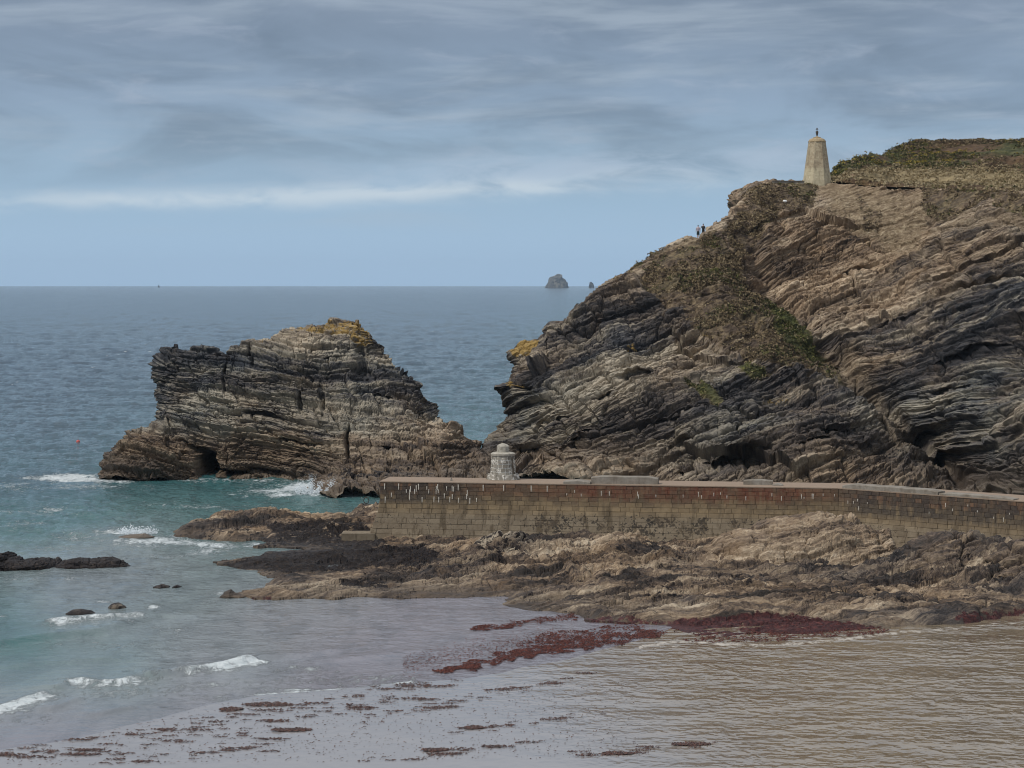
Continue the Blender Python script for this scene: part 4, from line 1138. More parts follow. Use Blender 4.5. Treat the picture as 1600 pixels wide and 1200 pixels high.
    g.put(b.inputs['Roughness'], g.m('ADD', 0.09, g.m('MULTIPLY', ff, 0.6)))
    b.inputs['IOR'].default_value = 1.333
    b.inputs['Specular IOR Level'].default_value = 0.33
    w1 = g.noise(g.comb(g.m('MULTIPLY', x, 0.9), g.m('MULTIPLY', y, 1.2), 0.0), 0.9, 5.0, 0.65, 0.5)
    w2 = g.noise(g.comb(g.m('MULTIPLY', x, 0.28), g.m('MULTIPLY', y, 0.26), 3.0), 1.0, 5.0, 0.68, 0.4)
    amp = g.attr('chop')
    hgt = g.m('ADD', g.m('MULTIPLY', w1, 0.60), g.m('MULTIPLY', w2, 1.2))
    hgt = g.m('MULTIPLY', hgt, amp)
    hgt = g.m('ADD', hgt, g.m('MULTIPLY', g.m('MULTIPLY', ff, fa), 0.15))
    bump(g, b, hgt, 1.0, 1.0)
    chop = 0.14 + 0.55 * sst(off, 2, 90) + 0.9 * sst(Y, 250, 900)
    me = grid_mesh('sea', np.stack([X, Y, z], -1), {'shal': shal, 'foam': foam, 'chop': chop}, smooth=True, flip=True)
    tag(link('sea', me, m), 'choppy blue green sea paling to shallow water by the beach', kind='structure')


build_sea()

# dark seabed / land mass under the scene, closes the ground towards the horizon
def seabed():
    m, g, b = principled('seabed')
    g.put(b.inputs['Base Color'], (0.10, 0.085, 0.065)); b.inputs['Roughness'].default_value = 0.9
    V = [(-16000, -500, -4), (16000, -500, -4), (16000, 12500, -4), (-16000, 12500, -4)]
    tag(link('seabed', mesh_np('seabed', np.array(V, float), np.array([[0, 1, 2, 3]])), m), 'sandy ground under the water', kind='structure')


seabed()

# ------------------------------------------------------------------ harbour wall
WID = 4.4


def batter(z):
    t = np.clip((4.0 - z) / 4.5, 0, 1.2)
    return 1.35 * t ** 1.7


def unit(v): return v / np.linalg.norm(v)


def wall_stone_material(name, kind):
    m, g, b = principled(name)
    p = g.pos(); x, y, z = g.sep(p)
    rnd = g.n('ShaderNodeObjectInfo').outputs['Random']
    r = g.m('FRACT', g.m('ADD', g.m('MULTIPLY', rnd, 7.13), g.attr('blk')))
    n1 = g.noise(p, 0.8, 5.0, 0.6); n2 = g.noise(p, 4.0, 5.0, 0.7)
    strk = g.noise(g.comb(g.m('MULTIPLY', x, 2.2), g.m('MULTIPLY', y, 2.2), g.m('MULTIPLY', z, 0.22)), 1.0, 5.0, 0.65)
    if kind == 'concrete':
        c = g.mix(n2, (0.165, 0.150, 0.128), (0.30, 0.275, 0.24))
        c = g.mix(g.m('MULTIPLY', g.ss(strk, 0.5, 0.7), 0.5), c, (0.10, 0.08, 0.06))
    elif kind == 'deck':
        c = g.mix(n2, (0.19, 0.135, 0.098), (0.31, 0.235, 0.175))
    else:
        low = g.mix(r, (0.150, 0.118, 0.080), (0.200, 0.160, 0.110))
        mid_ = g.mix(r, (0.165, 0.118, 0.066), (0.25, 0.182, 0.102))
        top_ = g.mix(r, (0.14, 0.074, 0.042), (0.23, 0.125, 0.070))
        c = g.mix(g.ss(z, 2.0, 3.0), low, mid_)
        c = g.mix(g.ss(z, 3.6, 4.4), c, top_)
        # dark blocks in the upper courses
        dk = g.m('MULTIPLY', g.ss(g.m('ADD', r, g.m('MULTIPLY', n1, 0.5)), 0.75, 0.95), g.ss(z, 2.9, 3.6))
        c = g.mix(g.m('MULTIPLY', dk, 0.65), c, (0.055, 0.036, 0.026))
        # black staining at both ends, rust red in the middle
        le = g.m('MULTIPLY', g.ss(x, -1.5, -5.0), g.ss(z, 3.0, 3.7))
        re = g.m('MULTIPLY', g.ss(x, 25.0, 29.0), g.ss(z, 2.4, 3.4))
        bl = g.m('MULTIPLY', g.m('MAXIMUM', le, re), g.ss(g.m('ADD', strk, g.m('MULTIPLY', r, 0.3)), 0.40, 0.62))
        c = g.mix(g.m('MULTIPLY', bl, 0.85), c, (0.028, 0.023, 0.022))
        mid2 = g.m('MULTIPLY', g.m('MULTIPLY', g.ss(x, 0.0, 8.0), g.ss(x, 27.0, 22.0)), g.ss(z, 3.2, 4.4))
        c = g.mix(g.m('MULTIPLY', g.m('MULTIPLY', mid2, g.ss(strk, 0.38, 0.60)), 0.85), c, (0.125, 0.030, 0.015))
    if kind != 'deck':
        # wet streaks low down
        st = g.m('MULTIPLY', g.ss(g.noise(g.comb(g.m('MULTIPLY', x, 1.5), g.m('MULTIPLY', y, 1.5), g.m('MULTIPLY', z, 0.12)), 1.0, 3.0, 0.6), 0.54, 0.64), g.ss(z, 4.6, 2.4))
        c = g.mix(g.m('MULTIPLY', st, 0.78), c, (0.060, 0.042, 0.022))
        # black limpets and weed spots
        vv = g.t.nodes.new('ShaderNodeTexVoronoi'); vv.inputs['Scale'].default_value = 2.9
        g.put(vv.inputs['Vector'], g.vm('ADD', p, g.vm('SCALE', g.n('ShaderNodeTexNoise', {'Vector': p, 'Scale': 3.0}).outputs[1])))
        zone = g.m('MULTIPLY', g.ss(z, -0.4, 1.6), g.ss(z, 3.0, 2.1))
        rich = g.m('MULTIPLY', g.ss(g.noise(p, 0.4, 4.0, 0.65), 0.30, 0.56), g.m('ADD', 0.45, g.m('MULTIPLY', g.m('MULTIPLY', g.ss(x, -2.0, 4.0), g.ss(x, 26.0, 20.0)), 0.75)))
        thr = g.m('MULTIPLY', g.m('MULTIPLY', zone, rich), 0.52)
        sp = g.ss(vv.outputs[0], thr, g.m('SUBTRACT', thr, 0.06))
        sp2 = g.m('MULTIPLY', g.ss(g.noise(p, 5.0, 4.0, 0.7), 0.60, 0.66), g.m('MULTIPLY', zone, rich))
        c = g.mix(g.m('MAXIMUM', g.m('MULTIPLY', sp, 0.95), g.m('MULTIPLY', sp2, 0.85)), c, (0.016, 0.013, 0.011))
        # general mottling
        c = g.mix(g.m('MULTIPLY', g.ss(n1, 0.40, 0.70), 0.6), c, (0.085, 0.060, 0.036))
    c = g.mix(g.m('MULTIPLY', g.m('SUBTRACT', n2, 0.35), 0.5), c, (0.30, 0.25, 0.18))
    g.put(b.inputs['Base Color'], c); b.inputs['Roughness'].default_value = 0.85
    b.inputs['Specular IOR Level'].default_value = 0.3
    bump(g, b, n2, 0.05, 0.8)
    return m


M_BLOCK = wall_stone_material('harbour wall stone', 'stone')
M_CONC = wall_stone_material('weathered concrete', 'concrete')
M_DECK = wall_stone_material('wall top paving', 'deck')


def flat_mat(name, c1, c2, scale=3.0, rough=0.85, metallic=0.0):
    m, g, b = principled(name)
    n = g.noise(g.pos(), scale, 5.0, 0.65)
    g.put(b.inputs['Base Color'], g.mix(g.ss(n, 0.3, 0.7), c1, c2)); b.inputs['Roughness'].default_value = rough
    b.inputs['Metallic'].default_value = metallic
    bump(g, b, n, 0.03, 0.5)
    return m


M_MORT = flat_mat('dark joint mortar', (0.075, 0.058, 0.040), (0.14, 0.112, 0.08), 2.0)
M_LIME = flat_mat('white lime streaks', (0.42, 0.38, 0.32), (0.70, 0.66, 0.58), 6.0)
M_IRON = flat_mat('rusty iron', (0.03, 0.022, 0.018), (0.07, 0.04, 0.025), 9.0, 0.6, 0.3)


def boxes_mesh(name, items):
    """items: (x0,x1,y0,y1,z0,z1) axis boxes in one mesh"""
    V, Fc = [], []
    for (x0, x1, y0, y1, z0, z1) in items:
        k = len(V)
        V += [(x0, y0, z0), (x1, y0, z0), (x1, y1, z0), (x0, y1, z0), (x0, y0, z1), (x1, y0, z1), (x1, y1, z1), (x0, y1, z1)]
        Fc += [[k + i for i in f] for f in ((0, 3, 2, 1), (4, 5, 6, 7), (0, 1, 5, 4), (1, 2, 6, 5), (2, 3, 7, 6), (3, 0, 4, 7))]
    return mesh_np(name, np.array(V, float), np.array(Fc))


def wedge_block(length, z0, z1, face, depth=0.35, gap=0.006, ch=0.016, proud=0.02, jit=None):
    """local: x along the wall, y negative outwards. face(z) = outward offset. chamfered front, 18 triangles"""
    x0, x1 = gap, length - gap
    a, b = z0 + gap, z1 - gap
    f = lambda z, e: -(face(z) + e)
    j = jit if jit is not None else np.zeros(4)
    V = [(x0, -(face(a) - depth), a), (x1, -(face(a) - depth), a), (x1, -(face(b) - depth), b), (x0, -(face(b) - depth), b),
         (x0, f(a, 0), a), (x1, f(a, 0), a), (x1, f(b, 0), b), (x0, f(b, 0), b),
         (x0 + ch, f(a + ch, proud + j[0]), a + ch), (x1 - ch, f(a + ch, proud + j[1]), a + ch), (x1 - ch, f(b - ch, proud + j[2]), b - ch), (x0 + ch, f(b - ch, proud + j[3]), b - ch)]
    Fc = [(8, 9, 10, 11), (4, 5, 9, 8), (5, 6, 10, 9), (6, 7, 11, 10), (7, 4, 8, 11), (0, 1, 5, 4), (1, 2, 6, 5), (2, 3, 7, 6), (3, 0, 4, 7)]
    return V, Fc


def build_pier():
    root = bpy.data.objects.new('harbour_wall', None); col.objects.link(root)
    root.location = (*((A_ + B_) / 2), 0)
    tag(root, 'long battered stone harbour wall stained rust and black below the cliff', 'harbour wall')
    ox, oy = root.location.x, root.location.y
    dAB, dBC = unit(B_ - A_), unit(C2 - B_)
    nAB = np.array([dAB[1], -dAB[0]]); nBC = np.array([dBC[1], -dBC[0]])     # towards the camera
    for n_ in (nAB, nBC):
        if n_[1] > 0: n_ *= -1
    nm = unit(nAB + nBC); nm = nm / max(0.5, nm @ nAB)
    zs = np.concatenate([np.linspace(-1.6, TOPZ - 0.02, 22)])
    rings = []
    for z in zs:
        o = batter(z) - 0.035
        front = [A_ + nAB * o - dAB * o, B_ + nm * o, C2 + nBC * o]
        back = [C2 - nBC * WID, B_ - nm * WID, A_ - nAB * (WID + o) - dAB * o]
        rings.append([(q[0] - ox, q[1] - oy, z) for q in front + back])
    V = np.array(rings).reshape(-1, 3)
    nr = len(zs); Fc = []
    for i in range(nr - 1):
        for j in range(6):
            k = (j + 1) % 6
            Fc.append([i * 6 + j, i * 6 + k, (i + 1) * 6 + k, (i + 1) * 6 + j])
    core = mesh_np('core', V, np.array(Fc))
    link('mortar_core', core, M_MORT, root)
    # paving of the wall top
    t0 = TOPZ - 0.02
    top = [A_ + nAB * 0.02 - dAB * 0.05, B_ + nm * 0.02, C2 + nBC * 0.02, C2 - nBC * WID, B_ - nm * WID, A_ - nAB * WID - dAB * 0.05]
    def top_strip(p0, p1, n0, n1, name, wa=0.0, wb=WID, dz=0.0, nn=40):
        V = []; Fc = []
        for i in range(nn + 1):
            t = i / nn
            for (w_, zz) in ((wa, t0 - 0.08), (wa, t0 + dz), (wb * .33 + wa * .67, t0 + dz + .02), (wb * .67 + wa * .33, t0 + dz + .02), (wb, t0 + dz), (wb, t0 - .08)):
                q = p0 + (p1 - p0) * t - (n0 + (n1 - n0) * t) * w_
                jz = random.uniform(-.02, .02) if zz > t0 else 0
                V.append((q[0] - ox, q[1] - oy, zz + jz))
        for i in range(nn):
            for j in range(5):
                k = i * 6 + j
                Fc.append([k, k + 6, k + 7, k + 1])
        V = np.array(V); n = len(V)
        Fc = np.array(Fc)
        caps = np.array([[0, 1, 4, 5], [1, 2, 3, 4], [n - 6, n - 1, n - 2, n - 5], [n - 5, n - 2, n - 3, n - 4]])
        return link(name, mesh_np(name, V, np.concatenate([Fc, caps])), M_DECK, root)
    top_strip(A_ + nAB * .05 - dAB * .05, B_ + nm * .05, nAB, nm, 'wall_top')
    top_strip(B_ + nm * .05, C2 + nBC * .05, nm, nBC, 'wall_top')
    # coursed blocks
    nc = 14
    hs = np.array([0.40, 0.42, 0.43, 0.44, 0.44, 0.43, 0.42, 0.40, 0.39, 0.38, 0.37, 0.36, 0.34, 0.34])
    hs = hs / hs.sum() * (TOPZ - 0.10 + 0.55)
    zb = -0.55 + np.concatenate([[0], np.cumsum(hs)])
    r = random.Random(5)
    lens = [0.72, 0.88, 1.02, 1.18, 1.34]
    cache = {}
    cand = []
    for seg, (p0, p1, d_, n_) in enumerate(((A_, B_, dAB, nAB), (B_, C2, dBC, nBC))):
        L = np.linalg.norm(p1 - p0)
        ang = math.atan2(d_[1], d_[0])
        for k in range(nc):
            z0, z1 = zb[k], zb[k + 1]
            om = batter((z0 + z1) / 2)
            s = -om + 0.0 if seg == 0 else -0.3 * 0 + 0.02
            first = True
            while s < L - 0.2:
                upper = k >= 8
                l = r.choice(lens[:4] if upper else lens[1:])
                if upper: l *= 0.82
                if first and (k + seg) % 2: l = 0.55
                first = False
                if s + l > L - 0.25: l = L - s
                q = p0 + d_ * s
                pxm, pym = to_px((q + d_ * l / 2)[0], (q + d_ * l / 2)[1] - om, (z0 + z1) / 2)
                key = (k, round(l, 3), r.randint(0, 1) if abs(l - round(l, 2)) < 1e-6 else 9)
                cand.append(dict(seg=seg, k=k, l=l, q=q, ang=ang, key=key, px=pxm, py=pym, n=n_, pr=r.uniform(-.012, .018), z0=z0, z1=z1))
                s += l
    inv = [c for c in cand if -10 < c['px'] < 1615]
    # blocks hidden under the shelf rocks are not picked out singly
    hid = [c for c in inv if c['py'] > np.interp(c['px'], [560, 700, 740, 830, 1090, 1115, 1150, 1250, 1360, 1400, 1440, 1500, 1560, 1600], [850, 846, 838, 838, 855, 855, 836, 814, 820, 848, 848, 840, 850, 846])]
    vis = [c for c in inv if id(c) not in set(map(id, hid))]
    vis.sort(key=lambda c: -c['l'] * (c['z1'] - c['z0']) / (c['q'][1] ** 2))
    single = vis[:300]; sid = set(map(id, single))
    for c in single:
        if c['key'] not in cache:
            rr = np.random.RandomState(abs(hash((c['k'], int(c['l'] * 1000)))) % 9999)
            V, Fc = wedge_block(c['l'], c['z0'], c['z1'], batter, jit=rr.uniform(-.012, .012, 4))
            me = bpy.data.meshes.new('stone_block'); me.from_pydata([tuple(map(float, v)) for v in V], [], Fc)
            me.materials.append(M_BLOCK)
            cache[c['key']] = me
        o = bpy.data.objects.new('stone_block', cache[c['key']]); col.objects.link(o)
        o.parent = root
        q = c['q'] + c['n'] * c['pr']
        o.location = (q[0] - ox, q[1] - oy, 0); o.rotation_euler = (0, 0, c['ang'])
    V, Fc, rn = [], [], []
    for c in cand:
        if id(c) in sid or c['px'] > 2300: continue
        v, f = wedge_block(c['l'], c['z0'], c['z1'], batter, jit=np.random.uniform(-.012, .012, 4))
        k = len(V); ca, sa = math.cos(c['ang']), math.sin(c['ang'])
        q = c['q'] + c['n'] * c['pr']
        V += [(q[0] - ox + ca * a - sa * b_, q[1] - oy + sa * a + ca * b_, z) for a, b_, z in v]
        Fc += [[k + i for i in ff] for ff in f]
        rn += [r.random()] * len(v)
    me = mesh_np('stone_blocks', np.array(V), np.array(Fc))
    at = me.attributes.new('blk', 'FLOAT', 'POINT'); at.data.foreach_set('value', np.array(rn, np.float32))
    tag(link('stone_blocks', me, M_BLOCK, root), kind='stuff')
    # end face blocks (left, seen only from the side)
    V, Fc = [], []
    for k in range(nc):
        z0, z1 = zb[k], zb[k + 1]; s = 0.0
        p0 = A_ - nAB * WID; d_ = nAB; ang = math.atan2(d_[1], d_[0])
        while s < WID - .1:
            l = min(r.choice(lens), WID - s)
            if l < .3: break
            v, f = wedge_block(l, z0, z1, batter)
            kk = len(V); ca, sa = math.cos(ang), math.sin(ang)
            # outward is -x of the wall direction
            for a, b_, z in v:
                q = p0 + d_ * (s + a) + dAB * b_
                V.append((q[0] - ox, q[1] - oy, z))
            Fc += [[kk + i for i in ff] for ff in f]
            s += l
    tag(link('end_blocks', mesh_np('end_blocks', np.array(V), np.array(Fc)), M_BLOCK, root), kind='stuff')
    # white lime runs from the joints
    items = []
    V, Fc = [], []
    def streak(px, z, ln, w=0.05):
        # find wall plane
        for (p0, p1, d_, n_) in ((A_, B_, dAB, nAB), (B_, C2, dBC, nBC)):
            k_ = (px - 800) / F
            # p0 + d s : x = k*y
            s = (k_ * (p0[1]) - p0[0]) / (d_[0] - k_ * d_[1])
            if 0 <= s <= np.linalg.norm(p1 - p0):
                k = len(V)
                for (ds, zz) in ((-w / 2, z), (w / 2, z), (w * .3, z - ln), (-w * .3, z - ln)):
                    q = p0 + d_ * (s + ds) + n_ * (batter(zz) + 0.045)
                    V.append((q[0] - ox, q[1] - oy, zz))
                for (ds, zz) in ((-w / 2, z), (w / 2, z), (w * .3, z - ln), (-w * .3, z - ln)):
                    q = p0 + d_ * (s + ds) + n_ * (batter(zz) + 0.0)
                    V.append((q[0] - ox, q[1] - oy, zz))
                Fc.extend([[k, k + 3, k + 2, k + 1], [k, k + 1, k + 5, k + 4], [k + 1, k + 2, k + 6, k + 5], [k + 2, k + 3, k + 7, k + 6], [k + 3, k, k + 4, k + 7]])
                return
    for i in range(30):
        streak(r.uniform(598, 745), r.choice([4.75, 4.45, 4.1, 3.8]) + r.uniform(-.05, .05), r.uniform(.25, .6), .07)
    for px in (601, 623, 654, 684, 716, 755, 787, 830, 855):
        streak(px, 4.9, .5, .08)
    for i in range(24):
        streak(r.uniform(880, 1345), r.choice([4.55, 4.3]) + r.uniform(-.04, .04), r.uniform(.15, .45), .06)
    for i in range(12):
        streak(r.uniform(1320, 1598), r.choice([4.5, 4.1, 3.7]), r.uniform(.15, .35), .05)
    tag(link('lime_streaks', mesh_np('lime_streaks', np.array(V), np.array(Fc)), M_LIME, root), kind='stuff')
    # pale horizontal joints in the middle stretch
    # parapets / upstands along the top: (px0, px1, set-back, height, width)
    def upstand(px0, px1, back, h, w, name='parapet', slope=0.0, mat=M_CONC):
        for (p0, p1, d_, n_) in ((A_, B_, dAB, nAB), (B_, C2, dBC, nBC)):
            ss_ = []
            for px in (px0, px1):
                k_ = (px - 800) / F
                ss_.append((k_ * p0[1] - p0[0]) / (d_[0] - k_ * d_[1]))
            if ss_[0] >= -1 and ss_[1] <= np.linalg.norm(p1 - p0) + 1:
                n = max(2, int((ss_[1] - ss_[0]) / 0.8))
                V, Fc = [], []
                for i in range(n + 1):
                    s = ss_[0] + (ss_[1] - ss_[0]) * i / n
                    e = 0.12 if i in (0, n) else 0
                    zt = TOPZ + h - slope * i / n - e + r.uniform(-.02, .02)
                    for (w_, zz) in ((back, TOPZ - .1), (back + .02, zt - .06), (back + .08, zt), (back + w - .08, zt), (back + w, zt - .06), (back + w, TOPZ - .1)):
                        q = p0 + d_ * s - n_ * w_
                        V.append((q[0] - ox, q[1] - oy, zz))
                for i in range(n):
                    for j in range(5):
                        k = i * 6 + j; Fc.append([k, k + 6, k + 7, k + 1])
                m_ = len(V)
                Fc += [[0, 1, 4, 5], [1, 2, 3, 4], [m_ - 6, m_ - 1, m_ - 2, m_ - 5], [m_ - 5, m_ - 2, m_ - 3, m_ - 4]]
                link(name, mesh_np(name, np.array(V), np.array(Fc)), mat, root)
                return
    upstand(880, 922, .0, .28, 1.4)
    upstand(922, 1027, .5, .62, 1.0)
    upstand(1160, 1206, 1.4, .45, .9)
    upstand(1206, 1222, 1.0, .2, .9)
    upstand(1316, 1465, .0, .36, 1.2)
    upstand(1467, 1583, .0, .22, 1.0, slope=.05)
    upstand(700, 702.5, 1.0, .3, .25, 'bollard')
    # stone steps at the foot of the left end
    o = link('step', boxes_mesh('step', [(-1.9, .9, -.5, 1.6, -1.4, 0.0)]), M_BLOCK, root)
    o.location = (A_[0] - 1.3 - ox, A_[1] - .6 - oy, 0.75)
    return root


build_pier()


# ------------------------------------------------------------------ stone hut on the wall
def ring_block(r0, r1, z0, z1, a0, a1, depth, nseg=2, proud=0.02):
    """curved stone between two angles of a tapering tower"""
    V, Fc = [], []
    for i in range(nseg + 1):
        a = a0 + (a1 - a0) * i / nseg
        c, s = math.cos(a), math.sin(a)
        V += [((r0 - depth) * c, (r0 - depth) * s, z0), ((r0 + proud) * c, (r0 + proud) * s, z0), ((r1 + proud) * c, (r1 + proud) * s, z1), ((r1 - depth) * c, (r1 - depth) * s, z1)]
    for i in range(nseg):
        k = i * 4
        for j in range(4):
            Fc.append([k + j, k + (j + 1) % 4, k + 4 + (j + 1) % 4, k + 4 + j])
    Fc.append([3, 2, 1, 0]); n = len(V); Fc.append([n - 4, n - 3, n - 2, n - 1])
    me = bpy.data.meshes.new('stone'); me.from_pydata(V, [], [f[::-1] for f in Fc])
    return me


def lathe(name, prof, seg, mat, parent, loc=(0, 0, 0), rot=0.0):
    V = []; Fc = []
    for (r_, z) in prof:
        for i in range(seg):
            a = 2 * math.pi * (i + 0.5) / seg + rot
            V.append((r_ * math.cos(a), r_ * math.sin(a), z))
    for k in range(len(prof) - 1):
        for i in range(seg):
            j = (i + 1) % seg
            Fc.append((k * seg + i, k * seg + j, (k + 1) * seg + j, (k + 1) * seg + i))
    Fc.append(tuple(range(seg))[::-1]); Fc.append(tuple(range((len(prof) - 1) * seg, len(prof) * seg)))
    me = bpy.data.meshes.new(name); me.from_pydata(V, [], Fc)
    o = link(name, me, mat, parent); o.location = loc
    return o


def hut_material():
    m, g, b = principled('hut stone')
    p = g.pos()
    rnd = g.n('ShaderNodeObjectInfo').outputs['Random']
    n = g.noise(p, 2.5, 6.0, 0.7)
    c = g.mix(rnd, (0.14, 0.125, 0.10), (0.34, 0.31, 0.26))
    c = g.mix(g.ss(n, 0.50, 0.62), c, (0.66, 0.63, 0.57))
    c = g.mix(g.m('MULTIPLY', g.ss(g.noise(p, 1.2, 4.0, 0.6), 0.55, 0.7), 0.5), c, (0.08, 0.07, 0.055))
    g.put(b.inputs['Base Color'], c); b.inputs['Roughness'].default_value = 0.85
    bump(g, b, n, 0.05, 0.8)
    return m


def build_hut():
    Yh = G(786, 759, TOPZ)[1] - 0.0
    q = P(786, 757, 186.6)
    root = bpy.data.objects.new('stone_hut', None); col.objects.link(root)
    root.location = (q[0], 186.9, TOPZ + 0.01)
    tag(root, 'squat white mortared stone lookout with domed drum on the wall top', 'hut')
    mt = hut_material()
    mm = flat_mat('white hut mortar', (0.60, 0.57, 0.50), (0.85, 0.83, 0.77), 5.0)
    cap = flat_mat('hut cap render', (0.24, 0.22, 0.18), (0.42, 0.39, 0.33), 4.0)
    sc_ = 186.6 / F
    Rb, Rt, Hb = 20.5 * sc_, 17.5 * sc_, 37 * sc_
    lathe('wall_core', [(Rb - .03, 0.1), (Rt - .03, Hb)], 24, mm, root)
    r = random.Random(3)
    courses = 5
    zz = np.linspace(.34, Hb - .02, courses + 1)
    for k in range(courses):
        z0, z1 = zz[k] + .035, zz[k + 1] - .035
        R0 = Rb + (Rt - Rb) * z0 / Hb; R1 = Rb + (Rt - Rb) * z1 / Hb
        a = r.uniform(0, .5); end = a + 2 * math.pi
        while a < end - .05:
            w = r.uniform(.34, .62)
            if a + w > end - .25: w = end - a
            me = ring_block(R0, R1, z0, z1, a + .045, a + w - .045, .12, 2, r.uniform(.0, .05))
            link('stone', me, mt, root)
            a += w
    # rougher plinth stones
    for i in range(12):
        a0 = i * 2 * math.pi / 12 + .1
        link('plinth_stone', ring_block(Rb + .33 + r.uniform(-.08, .06), Rb + .2, 0.0, r.uniform(.36, .46), a0, a0 + .5, .4, 2), mt, root)
    lathe('shoulder', [(Rt - .05, Hb - .05), (Rt + .07, Hb), (Rt + .09, Hb + .16), (Rt - .1, Hb + .26), (10.5 * sc_, Hb + .3)], 28, cap, root)
    lathe('drum', [(10.6 * sc_, Hb + .26), (10.2 * sc_, Hb + .72), (10.4 * sc_, Hb + .78), (7 * sc_, Hb + .93), (2 * sc_, Hb + 1.02), (.01, Hb + 1.03)], 8, cap, root)
    # narrow dark strip set on the stones of the right side
    a = math.radians(-38)
    R = (Rb + Rt) / 2
    link('dark_strip', ring_block(Rb + .03, Rt + .04, .45, Hb - .12, a - .07, a + .07, .1, 1, .02), M_MORT, root)


build_hut()


# ------------------------------------------------------------------ white daymark tower
def build_tower():
    Y = 300.0
    sc_ = Y / F
    cx = (1276.6 - 800) * sc_
    zb = cliff_z(cx, Y, 2.0)
    zb_photo = H - (282 - YE) * sc_
    root = bpy.data.objects.new('daymark_tower', None); col.objects.link(root)
    root.location = (cx, Y, zb_photo)
    tag(root, 'tapering octagonal masonry daymark with domed cap on the headland', 'tower')
    m, g, b = principled('daymark render')
    p = g.pos(); x, y, z = g.sep(p)
    n1 = g.noise(p, 2.2, 6.0, 0.75); n2 = g.noise(p, 5.0, 5.0, 0.7)
    hz = g.m('SUBTRACT', z, zb_photo)
    c = g.mix(g.ss(n1, 0.35, 0.65), (0.27, 0.21, 0.135), (0.44, 0.37, 0.25))
    c = g.mix(g.m('MULTIPLY', g.ss(g.m('ADD', hz, g.m('MULTIPLY', n1, .8)), 2.2, 1.9), 0.6), c, (0.52, 0.46, 0.31))
    c = g.mix(g.ss(n2, 0.60, 0.68), c, (0.66, 0.60, 0.46))
    c = g.mix(g.m('MULTIPLY', g.ss(g.noise(g.comb(x, y, g.m('MULTIPLY', z, .3)), 2.2, 4, .6), .52, .7), .5), c, (0.13, 0.10, 0.065))
    g.put(b.inputs['Base Color'], c); b.inputs['Roughness'].default_value = .85
    bump(g, b, g.m('ADD', n2, n1), .06, .9)
    Rb, Rt, Hb = 20.8 * sc_ / .924, 12.8 * sc_ / .924, 60 * sc_
    # body in courses with slight ledges, eight sides
    prof = [(Rb + .04, -1.2)]
    for k in range(9):
        z0 = Hb * k / 9; z1 = Hb * (k + 1) / 9
        r0 = Rb + (Rt - Rb) * z0 / Hb; r1 = Rb + (Rt - Rb) * z1 / Hb
        prof += [(r0, z0 + .01), (r1 + .005, z1 - .02), (r1 - .015, z1 - .01)]
    lathe('tower_body', prof, 8, m, root, rot=0.0)
    capm = flat_mat('ochre cap render', (0.24, 0.175, 0.095), (0.37, 0.285, 0.17), 3.0)
    lathe('cap', [(Rt + .02, Hb), (Rt + .02, Hb + .05), (Rt * .95, Hb + .2), (Rt * .80, Hb + .42), (Rt * .55, Hb + .53), (Rt * .36, Hb + .62)], 16, capm, root)
    lathe('cap_ring', [(Rt * .42, Hb + .6), (Rt * .42, Hb + .66), (Rt * .2, Hb + .72), (.07, Hb + .82)], 16, capm, root)
    iron = flat_mat('dark finial lead', (0.045, 0.04, 0.035), (0.10, 0.085, 0.07), 8)
    lathe('finial', [(.06, Hb + .8), (.09, Hb + .9), (.16, Hb + 1.15), (.2, Hb + 1.35), (.17, Hb + 1.5), (.07, Hb + 1.56), (.03, Hb + 1.62), (.02, Hb + 1.95)], 12, iron, root)
    lathe('vane', [(.02, Hb + 1.7), (.22, Hb + 1.74), (.12, Hb + 1.84), (.02, Hb + 2.0)], 6, iron, root)
    # doorway facing right, partly seen as a dark slot with white edge
    # low wall running left from the tower
    zt = H - (282.6 - YE) * sc_
    wall = bpy.data.objects.new('low_wall', None); col.objects.link(wall)
    x0, x1 = (1206 - 800) * sc_, (1259 - 800) * sc_
    wall.location = (x0, Y - .5, zt)
    tag(wall, 'low grey stone wall running left from the daymark tower', 'wall')
    L = x1 - x0 - .05
    n = 6
    for i in range(n):
        o = link('wall_panel', boxes_mesh('wall_panel', [(0.01, L / n - .01, -.2, .25, -1.6, -.12)]), M_CONC, wall)
        o.location = (L * i / n, 0, random.uniform(-.015, .015))
    link('coping', boxes_mesh('coping', [(-.05, L, -.27, .32, -.10, 0.0)]), M_CONC, wall)


build_tower()

# ------------------------------------------------------------------ people
def skin_mat(name, c): return flat_mat(name, tuple(0.85 * v for v in c), c, 6.0, 0.7)


